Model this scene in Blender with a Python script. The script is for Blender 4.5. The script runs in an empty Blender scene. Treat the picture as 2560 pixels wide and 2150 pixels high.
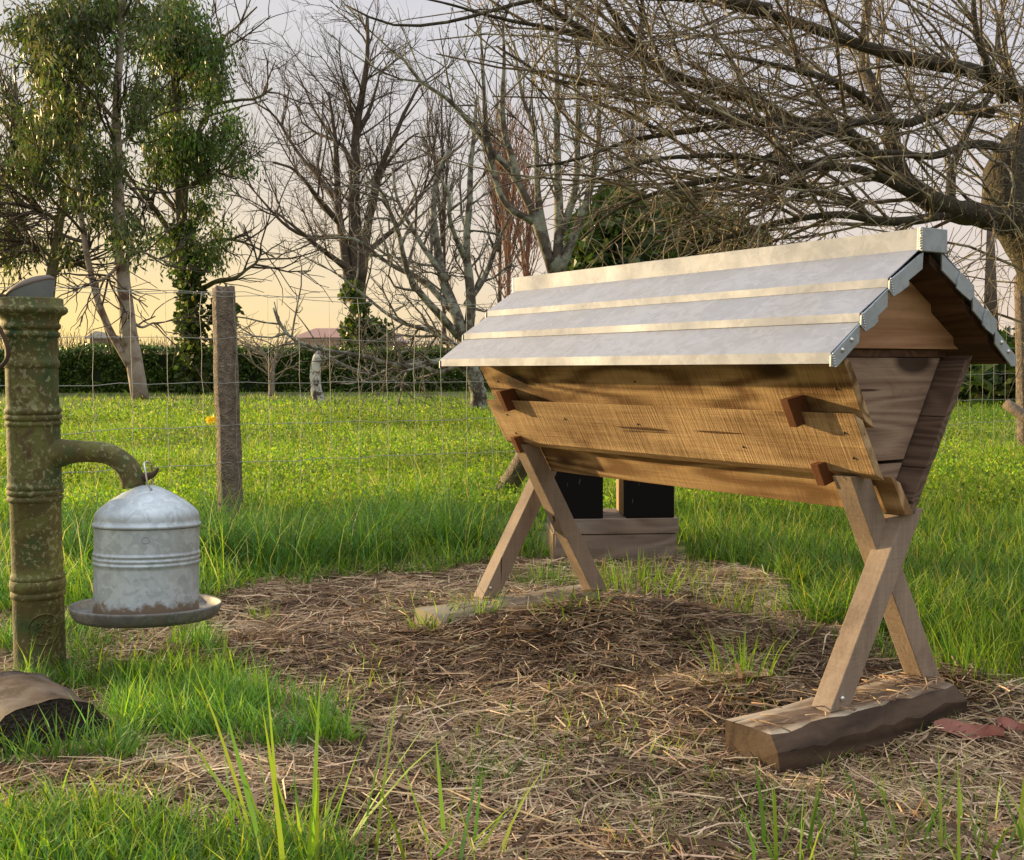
import bpy, bmesh, math, random
import numpy as np
from mathutils import Vector, Matrix
rng = np.random.default_rng(7)
random.seed(7)
R = math.radians
sc = bpy.context.scene
COL = sc.collection

# ------------------------------------------------------------------ camera
F, PIT, ROL, H = 2750.0, .0564, .0037, .67
cam_d = bpy.data.cameras.new('camera'); cam = bpy.data.objects.new('camera', cam_d); COL.objects.link(cam)
cam.location = (0, 0, H)
cam.rotation_euler = (Matrix.Rotation(R(90) - PIT, 3, 'X') @ Matrix.Rotation(-ROL, 3, 'Z')).to_euler()
cam_d.sensor_width = 36; cam_d.lens = 36 * F / 2560; cam_d.clip_start = .05; cam_d.clip_end = 3000
sc.camera = cam

# ------------------------------------------------------------------ sky, sun, exposure
SUN_AZ, SUN_EL = -57, 8.8
W = bpy.data.worlds.new('World'); sc.world = W; W.use_nodes = True
nt = W.node_tree; nt.nodes.clear()
def nd(nt, t, **k):
    n = nt.nodes.new(t)
    for a, v in k.items():
        if a.startswith('i_'):
            key = a[2:]; n.inputs[int(key) if key.isdigit() else key.replace('_', ' ')].default_value = v
        else: setattr(n, a, v)
    return n
def ramp(nt, stops, fac=None, interp='LINEAR'):
    n = nt.nodes.new('ShaderNodeValToRGB'); n.color_ramp.interpolation = interp
    e = n.color_ramp.elements
    while len(e) < len(stops): e.new(.5)
    for x, (p, c) in zip(e, stops):
        x.position = p; x.color = (*c, 1) if len(c) == 3 else c
    if fac is not None: nt.links.new(fac, n.inputs[0])
    return n
L = nt.links.new
tc = nd(nt, 'ShaderNodeTexCoord'); sep = nd(nt, 'ShaderNodeSeparateXYZ'); L(tc.outputs['Generated'], sep.inputs[0])
mpc = nd(nt, 'ShaderNodeMapping'); mpc.inputs['Scale'].default_value = (1.2, 1.2, 9); L(tc.outputs['Generated'], mpc.inputs[0])
cn = nd(nt, 'ShaderNodeTexNoise', i_Scale=2.2, i_Detail=5, i_Roughness=.55); L(mpc.outputs[0], cn.inputs['Vector'])
el = nd(nt, 'ShaderNodeMath', operation='MULTIPLY_ADD'); L(cn.outputs[0], el.inputs[0]); el.inputs[1].default_value = .09; L(sep.outputs[2], el.inputs[2])
el2 = nd(nt, 'ShaderNodeMath', operation='SUBTRACT'); L(el.outputs[0], el2.inputs[0]); el2.inputs[1].default_value = .045
rl = ramp(nt, [(0, (.93, .69, .21)), (.07, (.89, .665, .28)), (.15, (.755, .625, .455)), (.25, (.665, .625, .575)), (.34, (.645, .63, .645)), (.6, (.92, .92, .98)), (1, (1.9, 1.92, 2.0))], el2.outputs[0])
rr = ramp(nt, [(0, (.80, .63, .50)), (.1, (.74, .63, .57)), (.2, (.67, .63, .645)), (.34, (.645, .64, .70)), (.6, (.92, .92, .98)), (1, (1.9, 1.92, 2.0))], el2.outputs[0])
mx = nd(nt, 'ShaderNodeMapRange', i_1=-.42, i_2=.12); L(sep.outputs[0], mx.inputs[0])
mix = nd(nt, 'ShaderNodeMix', data_type='RGBA'); L(mx.outputs[0], mix.inputs[0]); L(rl.outputs[0], mix.inputs[6]); L(rr.outputs[0], mix.inputs[7])
cl = ramp(nt, [(.35, (.95, .95, .97)), (.65, (1.05, 1.03, 1.0))], cn.outputs[0])
mm = nd(nt, 'ShaderNodeMix', data_type='RGBA', blend_type='MULTIPLY', i_0=1.0); L(mix.outputs[2], mm.inputs[6]); L(cl.outputs[0], mm.inputs[7])
bg = nd(nt, 'ShaderNodeBackground', i_Strength=.54); L(mm.outputs[2], bg.inputs[0])
sky = nd(nt, 'ShaderNodeTexSky', sky_type='NISHITA'); sky.sun_disc = False; sky.sun_elevation = R(SUN_EL); sky.sun_rotation = R(SUN_AZ)
bg2 = nd(nt, 'ShaderNodeBackground', i_Strength=.012); L(sky.outputs[0], bg2.inputs[0])
ad = nd(nt, 'ShaderNodeAddShader'); L(bg.outputs[0], ad.inputs[0]); L(bg2.outputs[0], ad.inputs[1])
wo = nd(nt, 'ShaderNodeOutputWorld'); L(ad.outputs[0], wo.inputs[0])
sd = Vector((math.sin(R(SUN_AZ)) * math.cos(R(SUN_EL)), math.cos(R(SUN_AZ)) * math.cos(R(SUN_EL)), math.sin(R(SUN_EL))))
sl = bpy.data.lights.new('sun', 'SUN'); sl.energy = 4.6; sl.angle = R(.9); sl.color = (1, .70, .34)
so = bpy.data.objects.new('sun', sl); COL.objects.link(so); so.rotation_euler = (-sd).to_track_quat('-Z', 'Y').to_euler()
sc.view_settings.view_transform = 'Standard'; sc.view_settings.look = 'None'; sc.view_settings.exposure = 0.90; sc.view_settings.gamma = 1
sc.render.engine = 'CYCLES'; sc.cycles.max_bounces = 6; sc.cycles.transparent_max_bounces = 4

# ------------------------------------------------------------------ helpers
def rays(x, y):
    X = np.asarray(x, float) - 1280; Y = np.asarray(y, float) - 1075
    c, s = math.cos(ROL), math.sin(ROL)
    X, Y = (c * X + s * Y) / F, -(-s * X + c * Y) / F
    return np.stack([X, math.cos(PIT) + Y * math.sin(PIT), -math.sin(PIT) + Y * math.cos(PIT)], -1)
def at(x, y, d):
    r = rays(x, y); d = np.asarray(d, float)
    return np.array([0, 0, H]) + r * (d / r[..., 1])[..., None]
_tab = np.random.default_rng(3).random((64, 64))
def vnoise(x, y):
    xi = np.floor(x).astype(int); yi = np.floor(y).astype(int); fx = x - xi; fy = y - yi
    fx = fx * fx * (3 - 2 * fx); fy = fy * fy * (3 - 2 * fy)
    g = lambda a, b: _tab[a % 64, b % 64]
    return (g(xi, yi) * (1 - fx) + g(xi + 1, yi) * fx) * (1 - fy) + (g(xi, yi + 1) * (1 - fx) + g(xi + 1, yi + 1) * fx) * fy
def fbm(x, y, o=4):
    s = 0; a = .5
    for i in range(o): s = s + a * vnoise(x * 2 ** i + 17 * i, y * 2 ** i + 5 * i); a *= .5
    return s / (1 - .5 ** o)
def gxy(x, y):
    r = rays(x, y); t = -H / r[..., 2]; return (r * t[..., None])[..., :2]
MOUNDS = [(1520, 1610, .085, .40, .2), (1330, 1520, .03, .25, .15), (1900, 1480, .04, .4, .25), (380, 2000, .03, .3, .12), (2420, 1560, .03, .4, .2), (2400, 1765, .045, .13, .10), (1830, 1770, .03, .16, .1)]
MC = [(gxy(np.array(a), np.array(b)), h, rx, ry) for a, b, h, rx, ry in MOUNDS]
def gh(x, y):
    x = np.asarray(x, float); y = np.asarray(y, float)
    z = (fbm(x * 3.1, y * 3.1) - .5) * .035 + (fbm(x * 14 + 9, y * 14, 2) - .5) * .014
    for c, h, rx, ry in MC: z = z + h * np.exp(-((x - c[0]) / rx) ** 2 - ((y - c[1]) / ry) ** 2)
    return z * np.clip((60 - np.hypot(x, y)) / 40, 0, 1)
def ground(x, y):
    g = gxy(x, y); return np.concatenate([g, gh(g[..., 0], g[..., 1])[..., None]], -1)
def inpoly(px, py, poly):
    r = np.zeros(len(px), bool); n = len(poly)
    for i in range(n):
        x0, y0 = poly[i]; x1, y1 = poly[(i + 1) % n]
        c = ((y0 > py) != (y1 > py)) & (px < (x1 - x0) * (py - y0) / (y1 - y0 + 1e-12) + x0)
        r ^= c
    return r

def tag(o, label=None, cat=None, group=None, kind=None):
    for k, v in (('label', label), ('category', cat), ('group', group), ('kind', kind)):
        if v: o[k] = v
    return o
def empty(name, loc=(0, 0, 0), rz=0, **k):
    o = bpy.data.objects.new(name, None); COL.objects.link(o); o.location = loc; o.rotation_euler = (0, 0, rz)
    o.empty_display_size = .1
    return tag(o, **k)
def link(name, me, mat, parent=None, smooth=False, **k):
    o = bpy.data.objects.new(name, me); COL.objects.link(o)
    if mat: me.materials.append(mat)
    if smooth: me.polygons.foreach_set('use_smooth', np.ones(len(me.polygons), bool))
    if parent: o.parent = parent
    return tag(o, **k)
def npmesh(name, V, faces, col=None):
    """faces: list of int arrays (n,k)"""
    me = bpy.data.meshes.new(name)
    V = np.ascontiguousarray(V, np.float32); me.vertices.add(len(V)); me.vertices.foreach_set('co', V.ravel())
    faces = [f for f in faces if len(f)]
    tot = np.concatenate([np.full(len(f), f.shape[1], np.int32) for f in faces])
    lv = np.concatenate([f.ravel() for f in faces]).astype(np.int32)
    st = np.concatenate([[0], np.cumsum(tot)[:-1]]).astype(np.int32)
    me.loops.add(len(lv)); me.polygons.add(len(tot))
    me.loops.foreach_set('vertex_index', lv); me.polygons.foreach_set('loop_start', st); me.polygons.foreach_set('loop_total', tot)
    if col is not None:
        a = me.color_attributes.new('tint', 'FLOAT_COLOR', 'POINT')
        c = np.ones((len(V), 4), np.float32); c[:, :3] = col; a.data.foreach_set('color', c.ravel())
    me.update(calc_edges=True); return me
def bmo(name, bm, mat, parent=None, smooth=False, bevel=0, **k):
    if bevel:
        bmesh.ops.bevel(bm, geom=[e for e in bm.edges], offset=bevel, segments=2, affect='EDGES', profile=.6)
    bmesh.ops.recalc_face_normals(bm, faces=bm.faces)
    me = bpy.data.meshes.new(name); bm.to_mesh(me); bm.free()
    return link(name, me, mat, parent, smooth, **k)
def hexa(pts, bm=None):
    bm = bm or bmesh.new(); v = [bm.verts.new(p) for p in pts]
    for f in ((0, 1, 2, 3), (7, 6, 5, 4), (0, 4, 5, 1), (1, 5, 6, 2), (2, 6, 7, 3), (3, 7, 4, 0)): bm.faces.new([v[i] for i in f])
    return bm
def box(a, b, bm=None):
    (x0, y0, z0), (x1, y1, z1) = a, b
    return hexa([(x0, y0, z0), (x1, y0, z0), (x1, y1, z0), (x0, y1, z0), (x0, y0, z1), (x1, y0, z1), (x1, y1, z1), (x0, y1, z1)], bm)
def prism(poly, u0, u1, bm=None):
    """polygon in (v,z) extruded along u (x)"""
    bm = bm or bmesh.new()
    a = [bm.verts.new((u0, v, z)) for v, z in poly]; b = [bm.verts.new((u1, v, z)) for v, z in poly]
    n = len(poly); bm.faces.new(a); bm.faces.new(b[::-1])
    for i in range(n): bm.faces.new((a[i], b[i], b[(i + 1) % n], a[(i + 1) % n]))
    return bm
def lathe(prof, n=40, jit=0):
    prof = np.array(prof, float); k = len(prof); th = np.linspace(0, 2 * np.pi, n, endpoint=False)
    r = prof[:, 0][:, None] * np.ones(n)
    if jit: r = r * (1 + jit * (vnoise(np.cos(th)[None] * 3 + 20, np.sin(th)[None] * 3 + prof[:, 1][:, None] * 25 + 9) - .5) * 2)
    V = np.stack([r * np.cos(th), r * np.sin(th), prof[:, 1][:, None] * np.ones(n)], -1).reshape(-1, 3)
    i = np.arange(k - 1)[:, None] * n; j = np.arange(n)[None]; jn = (j + 1) % n
    Q = np.stack([i + j, i + jn, i + n + jn, i + n + j], -1).reshape(-1, 4)
    return V, Q
def latheo(name, prof, mat, parent=None, n=40, jit=0, **k):
    V, Q = lathe(prof, n, jit); return link(name, npmesh(name, V, [Q]), mat, parent, True, **k)
def resample(P, k):
    P = np.asarray(P, float); s = np.concatenate([[0], np.cumsum(np.linalg.norm(np.diff(P[:, :3], axis=0), axis=1))])
    if len(P) > 2:   # Catmull-Rom through the points
        e = np.vstack([2 * P[0] - P[1], P, 2 * P[-1] - P[-2]]); t = np.linspace(0, s[-1], k)
        i = np.clip(np.searchsorted(s, t, side='right') - 1, 0, len(P) - 2); u = ((t - s[i]) / (s[i + 1] - s[i] + 1e-9))[:, None]
        p0, p1, p2, p3 = e[i], e[i + 1], e[i + 2], e[i + 3]
        return .5 * (2 * p1 + (p2 - p0) * u + (2 * p0 - 5 * p1 + 4 * p2 - p3) * u * u + (3 * p1 - p0 - 3 * p2 + p3) * u ** 3)
    t = np.linspace(0, 1, k)[:, None]; return P[0] * (1 - t) + P[1] * t
def tubes(P, Rd, n=5, rough=0):
    """P (N,K,3), Rd (N,K) -> verts, quads, caps"""
    N, K = Rd.shape
    T = np.gradient(P, axis=1); T /= np.linalg.norm(T, axis=2, keepdims=True) + 1e-9
    ref = np.where(np.abs((P[:, -1] - P[:, 0]))[:, 2:3] > .8 * np.linalg.norm(P[:, -1] - P[:, 0], axis=1)[:, None], [[1., 0, 0]], [[0., 0, 1]])[:, None]
    A = np.cross(T, ref); A /= np.linalg.norm(A, axis=2, keepdims=True) + 1e-9; B = np.cross(T, A)
    th = np.linspace(0, 2 * np.pi, n, endpoint=False)
    rr = Rd[:, :, None] * np.ones(n)
    if rough: rr = rr * (1 + rough * (rng.random((N, K, n)) - .5) * 2)
    V = P[:, :, None] + rr[..., None] * (np.cos(th)[None, None, :, None] * A[:, :, None] + np.sin(th)[None, None, :, None] * B[:, :, None])
    b = (np.arange(N) * K * n)[:, None, None] + (np.arange(K - 1) * n)[None, :, None]; j = np.arange(n)[None, None]; jn = (j + 1) % n
    Q = np.stack([b + j, b + jn, b + n + jn, b + n + j], -1).reshape(-1, 4)
    e = (np.arange(N) * K * n)[:, None]
    C = np.concatenate([e + np.arange(n)[None, ::-1], e + (K - 1) * n + np.arange(n)[None]])
    return V.reshape(-1, 3), Q, C
class Acc:
    def __init__(s): s.V = []; s.F = []; s.C = []; s.n = 0
    def add(s, V, *fs, col=None):
        s.V.append(V); s.F += [f + s.n for f in fs]; s.n += len(V)
        if col is not None: s.C.append(np.broadcast_to(col, V.shape))
        return s
    def tube(s, P, r, n=8, col=None, rough=0):
        P = np.asarray(P, float); r = np.broadcast_to(np.asarray(r, float), (len(P),))
        V, Q, C = tubes(P[None], r[None], n, rough); return s.add(V, Q, C, col=col)
    def obj(s, name, mat, parent=None, smooth=True, **k):
        by = {}
        for f in s.F: by.setdefault(f.shape[1], []).append(f)
        me = npmesh(name, np.concatenate(s.V), [np.concatenate(v) for v in by.values()], np.concatenate(s.C) if s.C else None)
        return link(name, me, mat, parent, smooth, **k)
def nrm(v): return v / (np.linalg.norm(v, axis=-1, keepdims=True) + 1e-9)
def grow(P, Rd, n, lr, ang, k=6, up=0., bias=(0, 0, 0), wig=.15, rad=(.01, .003), t0=.15, t1=1., wt=None):
    N, K, _ = P.shape
    i = rng.choice(N, n, p=wt); t = rng.uniform(t0, t1, n) * (K - 1); j = np.minimum(t.astype(int), K - 2); f = (t - j)[:, None]
    p = P[i, j] * (1 - f) + P[i, j + 1] * f; T = nrm(P[i, j + 1] - P[i, j]); pr = Rd[i, j]
    q = nrm(np.cross(T, rng.normal(size=(n, 3)))); a = R(1) * rng.uniform(ang[0], ang[1], n)[:, None]
    d = nrm(np.cos(a) * T + np.sin(a) * q); Ln = rng.uniform(lr[0], lr[1], n)
    out = np.empty((n, k, 3)); out[:, 0] = p; bias = np.array(bias, float)
    for s in range(1, k):
        d = nrm(d + rng.normal(size=(n, 3)) * wig + np.array([0, 0, up]) + bias)
        out[:, s] = out[:, s - 1] + d * (Ln / (k - 1))[:, None]
    r0 = np.minimum(pr * .75, rad[0] * rng.uniform(.7, 1.2, n)); r1 = np.minimum(r0 * .6, rad[1])
    return out, r0[:, None] + (r1 - r0)[:, None] * np.linspace(0, 1, k)
def limbs(data, D, k=18):
    """data: (r0,r1,[(x,y[,dd])...]) traced limbs; D = distance; dd = offset in distance"""
    P = []; Rd = []
    for r0, r1, pts in data:
        a = np.array([(p[0], p[1], p[2] if len(p) > 2 else 0) for p in pts], float)
        q = at(a[:, 0], a[:, 1], D + a[:, 2]); q = resample(q, k)
        q += np.cumsum(rng.normal(size=q.shape), 0) * r0 * .06
        P.append(q); Rd.append(np.linspace(r0, r1, k))
    return np.array(P), np.array(Rd)
def leafquads(c, ax, Ln, Wd, col, cup=.0):
    n = len(c); ax = nrm(ax); s = nrm(np.cross(ax, rng.normal(size=(n, 3)))); Ln = np.broadcast_to(Ln, n)[:, None]; Wd = np.broadcast_to(Wd, n)[:, None]
    m = c + ax * Ln * .45
    V = np.stack([c, m + s * Wd * .5, c + ax * Ln, m - s * Wd * .5], 1).reshape(-1, 3)
    Q = np.arange(4 * n).reshape(n, 4); C = np.repeat(col, 4, 0)
    return V, Q, C
def blades(b, Ln, Wd, az, lean, curve, col, seg=3, tipcol=None):
    n = len(b); hd = np.stack([np.cos(az), np.sin(az), 0 * az], 1); a2 = az + rng.uniform(.6, 2.5, n); sd_ = np.stack([np.cos(a2), np.sin(a2), 0 * a2], 1)
    Ln = np.broadcast_to(Ln, n); Wd = np.broadcast_to(Wd, n)
    p = b.copy(); lv = []; wl = [1, .92, .62, 0] if seg == 3 else [1, .75, 0]
    for k in range(seg + 1):
        if k < seg: lv += [p - sd_ * (Wd * wl[k] * .5)[:, None], p + sd_ * (Wd * wl[k] * .5)[:, None]]
        else: lv.append(p.copy())
        th = lean + curve * (k / seg)
        p = p + (Ln / seg)[:, None] * (np.sin(th)[:, None] * hd + np.cos(th)[:, None] * np.array([0, 0, 1.]))
    m = 2 * seg + 1; V = np.stack(lv, 1).reshape(-1, 3); o = (np.arange(n) * m)[:, None]
    Q = np.concatenate([o + np.array([[2 * k, 2 * k + 1, 2 * k + 3, 2 * k + 2]]) for k in range(seg - 1)])
    Tt = o + np.array([[2 * seg - 2, 2 * seg - 1, 2 * seg]])
    C = np.repeat(col[:, None], m, 1)
    if tipcol is not None: C = C.copy(); C[:, -1] = tipcol
    return V, Q, Tt, C.reshape(-1, 3)
def pick(pal, n, jit=.12):
    pal = np.array(pal); c = pal[rng.integers(0, len(pal), n)]
    return np.clip(c * (1 + rng.normal(size=(n, 1)) * jit) * (1 + rng.normal(size=(n, 3)) * jit * .4), .005, 1)

# ------------------------------------------------------------------ materials
def mat(name):
    m = bpy.data.materials.new(name); m.use_nodes = True; t = m.node_tree; t.nodes.clear()
    o = t.nodes.new('ShaderNodeOutputMaterial'); return m, t, o
def leafmat(name, trans=.35, gloss=.04, rough=.45):
    m, t, o = mat(name); a = nd(t, 'ShaderNodeVertexColor', layer_name='tint'); L = t.links.new
    d = nd(t, 'ShaderNodeBsdfPrincipled', i_Roughness=rough); d.inputs['Specular IOR Level'].default_value = gloss * 8
    L(a.outputs[0], d.inputs[0])
    tr = nd(t, 'ShaderNodeBsdfTranslucent'); h = nd(t, 'ShaderNodeHueSaturation', i_Saturation=1.1, i_Value=1.25); L(a.outputs[0], h.inputs['Color']); L(h.outputs[0], tr.inputs[0])
    mx = nd(t, 'ShaderNodeMixShader', i_0=trans); L(d.outputs[0], mx.inputs[1]); L(tr.outputs[0], mx.inputs[2]); L(mx.outputs[0], o.inputs[0])
    return m
def barkmat(name, c1, c2, c3=None, spot=18., patch=4., amount=.5, bump=.5):
    """two-tone bark with optional lichen patches c3"""
    m, t, o = mat(name); L = t.links.new; tc = nd(t, 'ShaderNodeTexCoord')
    n1 = nd(t, 'ShaderNodeTexNoise', i_Scale=patch * 2.5, i_Detail=6, i_Roughness=.65); L(tc.outputs['Object'], n1.inputs['Vector'])
    r1 = ramp(t, [(.36, c1), (.64, c2)], n1.outputs[0]); out = r1.outputs[0]
    if c3:
        n2 = nd(t, 'ShaderNodeTexNoise', i_Scale=spot, i_Detail=4, i_Roughness=.6); L(tc.outputs['Object'], n2.inputs['Vector'])
        r2 = ramp(t, [(1 - amount - .04, (0, 0, 0)), (1 - amount + .06, (1, 1, 1))], n2.outputs[0])
        mx = nd(t, 'ShaderNodeMix', data_type='RGBA'); L(r2.outputs[0], mx.inputs[0]); L(out, mx.inputs[6]); mx.inputs[7].default_value = (*c3, 1); out = mx.outputs[2]
    b = nd(t, 'ShaderNodeBsdfPrincipled', i_Roughness=.85); L(out, b.inputs[0])
    bn = nd(t, 'ShaderNodeTexNoise', i_Scale=spot * 2, i_Detail=4); L(tc.outputs['Object'], bn.inputs['Vector'])
    bp = nd(t, 'ShaderNodeBump', i_Strength=bump, i_Distance=.02); L(bn.outputs[0], bp.inputs['Height']); L(bp.outputs[0], b.inputs['Normal']); L(b.outputs[0], o.inputs[0])
    return m
def woodmat(name, light, dark, stretch=(1, 7, 7), seed=0., ringf=26., saw=0., sawdir='X', fib=.5, knots=True, grey=None, greyat=(.42, .62), stain=0., rough=.75, ringc=.6):
    """sawn board: growth-ring contours, fibres, saw marks, knots, optional weathered grey patches"""
    m, t, o = mat(name); L = t.links.new; tc = nd(t, 'ShaderNodeTexCoord')
    mp = nd(t, 'ShaderNodeMapping'); mp.inputs['Scale'].default_value = stretch; mp.inputs['Location'].default_value = (seed, seed * 1.7, seed * .6); L(tc.outputs['Object'], mp.inputs[0])
    n = nd(t, 'ShaderNodeTexNoise', i_Scale=1.1, i_Detail=2.2, i_Roughness=.42, i_Distortion=.25); L(mp.outputs[0], n.inputs['Vector'])
    k1 = nd(t, 'ShaderNodeMath', operation='MULTIPLY', i_1=ringf * 6.28); L(n.outputs[0], k1.inputs[0])
    sn = nd(t, 'ShaderNodeMath', operation='SINE'); L(k1.outputs[0], sn.inputs[0])
    rg = nd(t, 'ShaderNodeMapRange', i_1=-1., i_2=1.); L(sn.outputs[0], rg.inputs[0])
    mp2 = nd(t, 'ShaderNodeMapping'); mp2.inputs['Scale'].default_value = tuple(5 if s <= 1.5 else s * 24 for s in stretch); L(tc.outputs['Object'], mp2.inputs[0])
    fb = nd(t, 'ShaderNodeTexNoise', i_Scale=1., i_Detail=4, i_Roughness=.7); L(mp2.outputs[0], fb.inputs['Vector'])
    br = nd(t, 'ShaderNodeTexNoise', i_Scale=.9, i_Detail=4); L(mp.outputs[0], br.inputs['Vector'])
    h1 = nd(t, 'ShaderNodeMath', operation='MULTIPLY_ADD', i_1=fib); L(fb.outputs[0], h1.inputs[0])
    h0 = nd(t, 'ShaderNodeMath', operation='MULTIPLY', i_1=ringc * .55); L(rg.outputs[0], h0.inputs[0]); L(h0.outputs[0], h1.inputs[2])
    h2 = nd(t, 'ShaderNodeMath', operation='MULTIPLY_ADD', i_1=.55); L(br.outputs[0], h2.inputs[0]); L(h1.outputs[0], h2.inputs[2])
    hh = h2.outputs[0]
    if saw:
        mp3 = nd(t, 'ShaderNodeMapping'); mp3.inputs['Rotation'].default_value = (0, R(9), R(10)); mp3.inputs['Scale'].default_value = (230, 9, 9) if sawdir == 'X' else (9, 9, 230); L(tc.outputs['Object'], mp3.inputs[0])
        wv = nd(t, 'ShaderNodeTexNoise', i_Scale=1., i_Detail=3, i_Roughness=.6, i_Distortion=.15); L(mp3.outputs[0], wv.inputs['Vector'])
        sawh = wv.outputs[0]
        h3 = nd(t, 'ShaderNodeMath', operation='MULTIPLY_ADD', i_1=-saw * .9); L(wv.outputs[0], h3.inputs[0]); L(hh, h3.inputs[2])
        h3b = nd(t, 'ShaderNodeMath', operation='ADD', i_1=saw * .45); L(h3.outputs[0], h3b.inputs[0]); hh = h3b.outputs[0]
    mid = tuple((a + b) / 2 for a, b in zip(light, dark))
    cr = ramp(t, [(.28, light), (.62, mid), (.98, dark)], hh); out = cr.outputs[0]
    if grey:
        gn = nd(t, 'ShaderNodeTexNoise', i_Scale=1.6, i_Detail=5, i_Roughness=.6); L(mp.outputs[0], gn.inputs['Vector'])
        gr = ramp(t, [(greyat[0], (0, 0, 0)), (greyat[1], (1, 1, 1))], gn.outputs[0])
        mg = nd(t, 'ShaderNodeMix', data_type='RGBA'); L(gr.outputs[0], mg.inputs[0]); L(out, mg.inputs[6])
        mg2 = nd(t, 'ShaderNodeMix', data_type='RGBA', blend_type='MULTIPLY', i_0=.6); mg2.inputs[6].default_value = (*grey, 1); L(fb.outputs[0], mg2.inputs[7]); L(mg2.outputs[2], mg.inputs[7]); out = mg.outputs[2]
    if knots:
        vs = nd(t, 'ShaderNodeMapping'); vs.inputs['Scale'].default_value = tuple(2.6 if s <= 1.5 else 6. for s in stretch); vs.inputs['Location'].default_value = (seed * 2.1, seed, .3); L(tc.outputs['Object'], vs.inputs[0])
        vo = nd(t, 'ShaderNodeTexVoronoi', i_Scale=1.); L(vs.outputs[0], vo.inputs['Vector'])
        kr = ramp(t, [(.11, (1, 1, 1)), (.17, (0, 0, 0))], vo.outputs['Distance'])
        mk = nd(t, 'ShaderNodeMix', data_type='RGBA'); L(kr.outputs[0], mk.inputs[0]); L(out, mk.inputs[6]); mk.inputs[7].default_value = (*(c * .35 for c in dark), 1); out = mk.outputs[2]
    cm = nd(t, 'ShaderNodeMapping'); cm.inputs['Scale'].default_value = tuple(2.2 if q <= 1.5 else 45. for q in stretch); cm.inputs['Location'].default_value = (seed * 3, seed, 1.); L(tc.outputs['Object'], cm.inputs[0])
    ck = nd(t, 'ShaderNodeTexNoise', i_Scale=1., i_Detail=2, i_Roughness=.5); L(cm.outputs[0], ck.inputs['Vector'])
    c2 = ramp(t, [(.70, (1, 1, 1)), (.735, (.22, .17, .14))], ck.outputs[0])     # drying checks along the grain
    mck = nd(t, 'ShaderNodeMix', data_type='RGBA', blend_type='MULTIPLY', i_0=1.); L(out, mck.inputs[6]); L(c2.outputs[0], mck.inputs[7]); out = mck.outputs[2]
    if stain:   # water marks and weathering blotches of the board itself
        ms = nd(t, 'ShaderNodeMapping'); ms.inputs['Scale'].default_value = tuple(4. if s <= 1.5 else 11. for s in stretch); ms.inputs['Location'].default_value = (seed, 3, seed); L(tc.outputs['Object'], ms.inputs[0])
        s1 = nd(t, 'ShaderNodeTexNoise', i_Scale=1., i_Detail=7, i_Roughness=.68, i_Distortion=.6); L(ms.outputs[0], s1.inputs['Vector'])
        s2 = ramp(t, [(.34, (.42, .36, .32)), (.47, (.9, .88, .86)), (.6, (1, 1, 1)), (.72, (1.18, 1.17, 1.14))], s1.outputs[0])
        mst = nd(t, 'ShaderNodeMix', data_type='RGBA', blend_type='MULTIPLY', i_0=stain); L(out, mst.inputs[6]); L(s2.outputs[0], mst.inputs[7]); out = mst.outputs[2]
    b = nd(t, 'ShaderNodeBsdfPrincipled', i_Roughness=rough); L(out, b.inputs[0]); b.inputs['Specular IOR Level'].default_value = .25
    bp = nd(t, 'ShaderNodeBump', i_Strength=.7, i_Distance=.0022 + .0022 * saw, invert=True); L(hh, bp.inputs['Height']); L(bp.outputs[0], b.inputs['Normal']); L(b.outputs[0], o.inputs[0])
    return m
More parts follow.
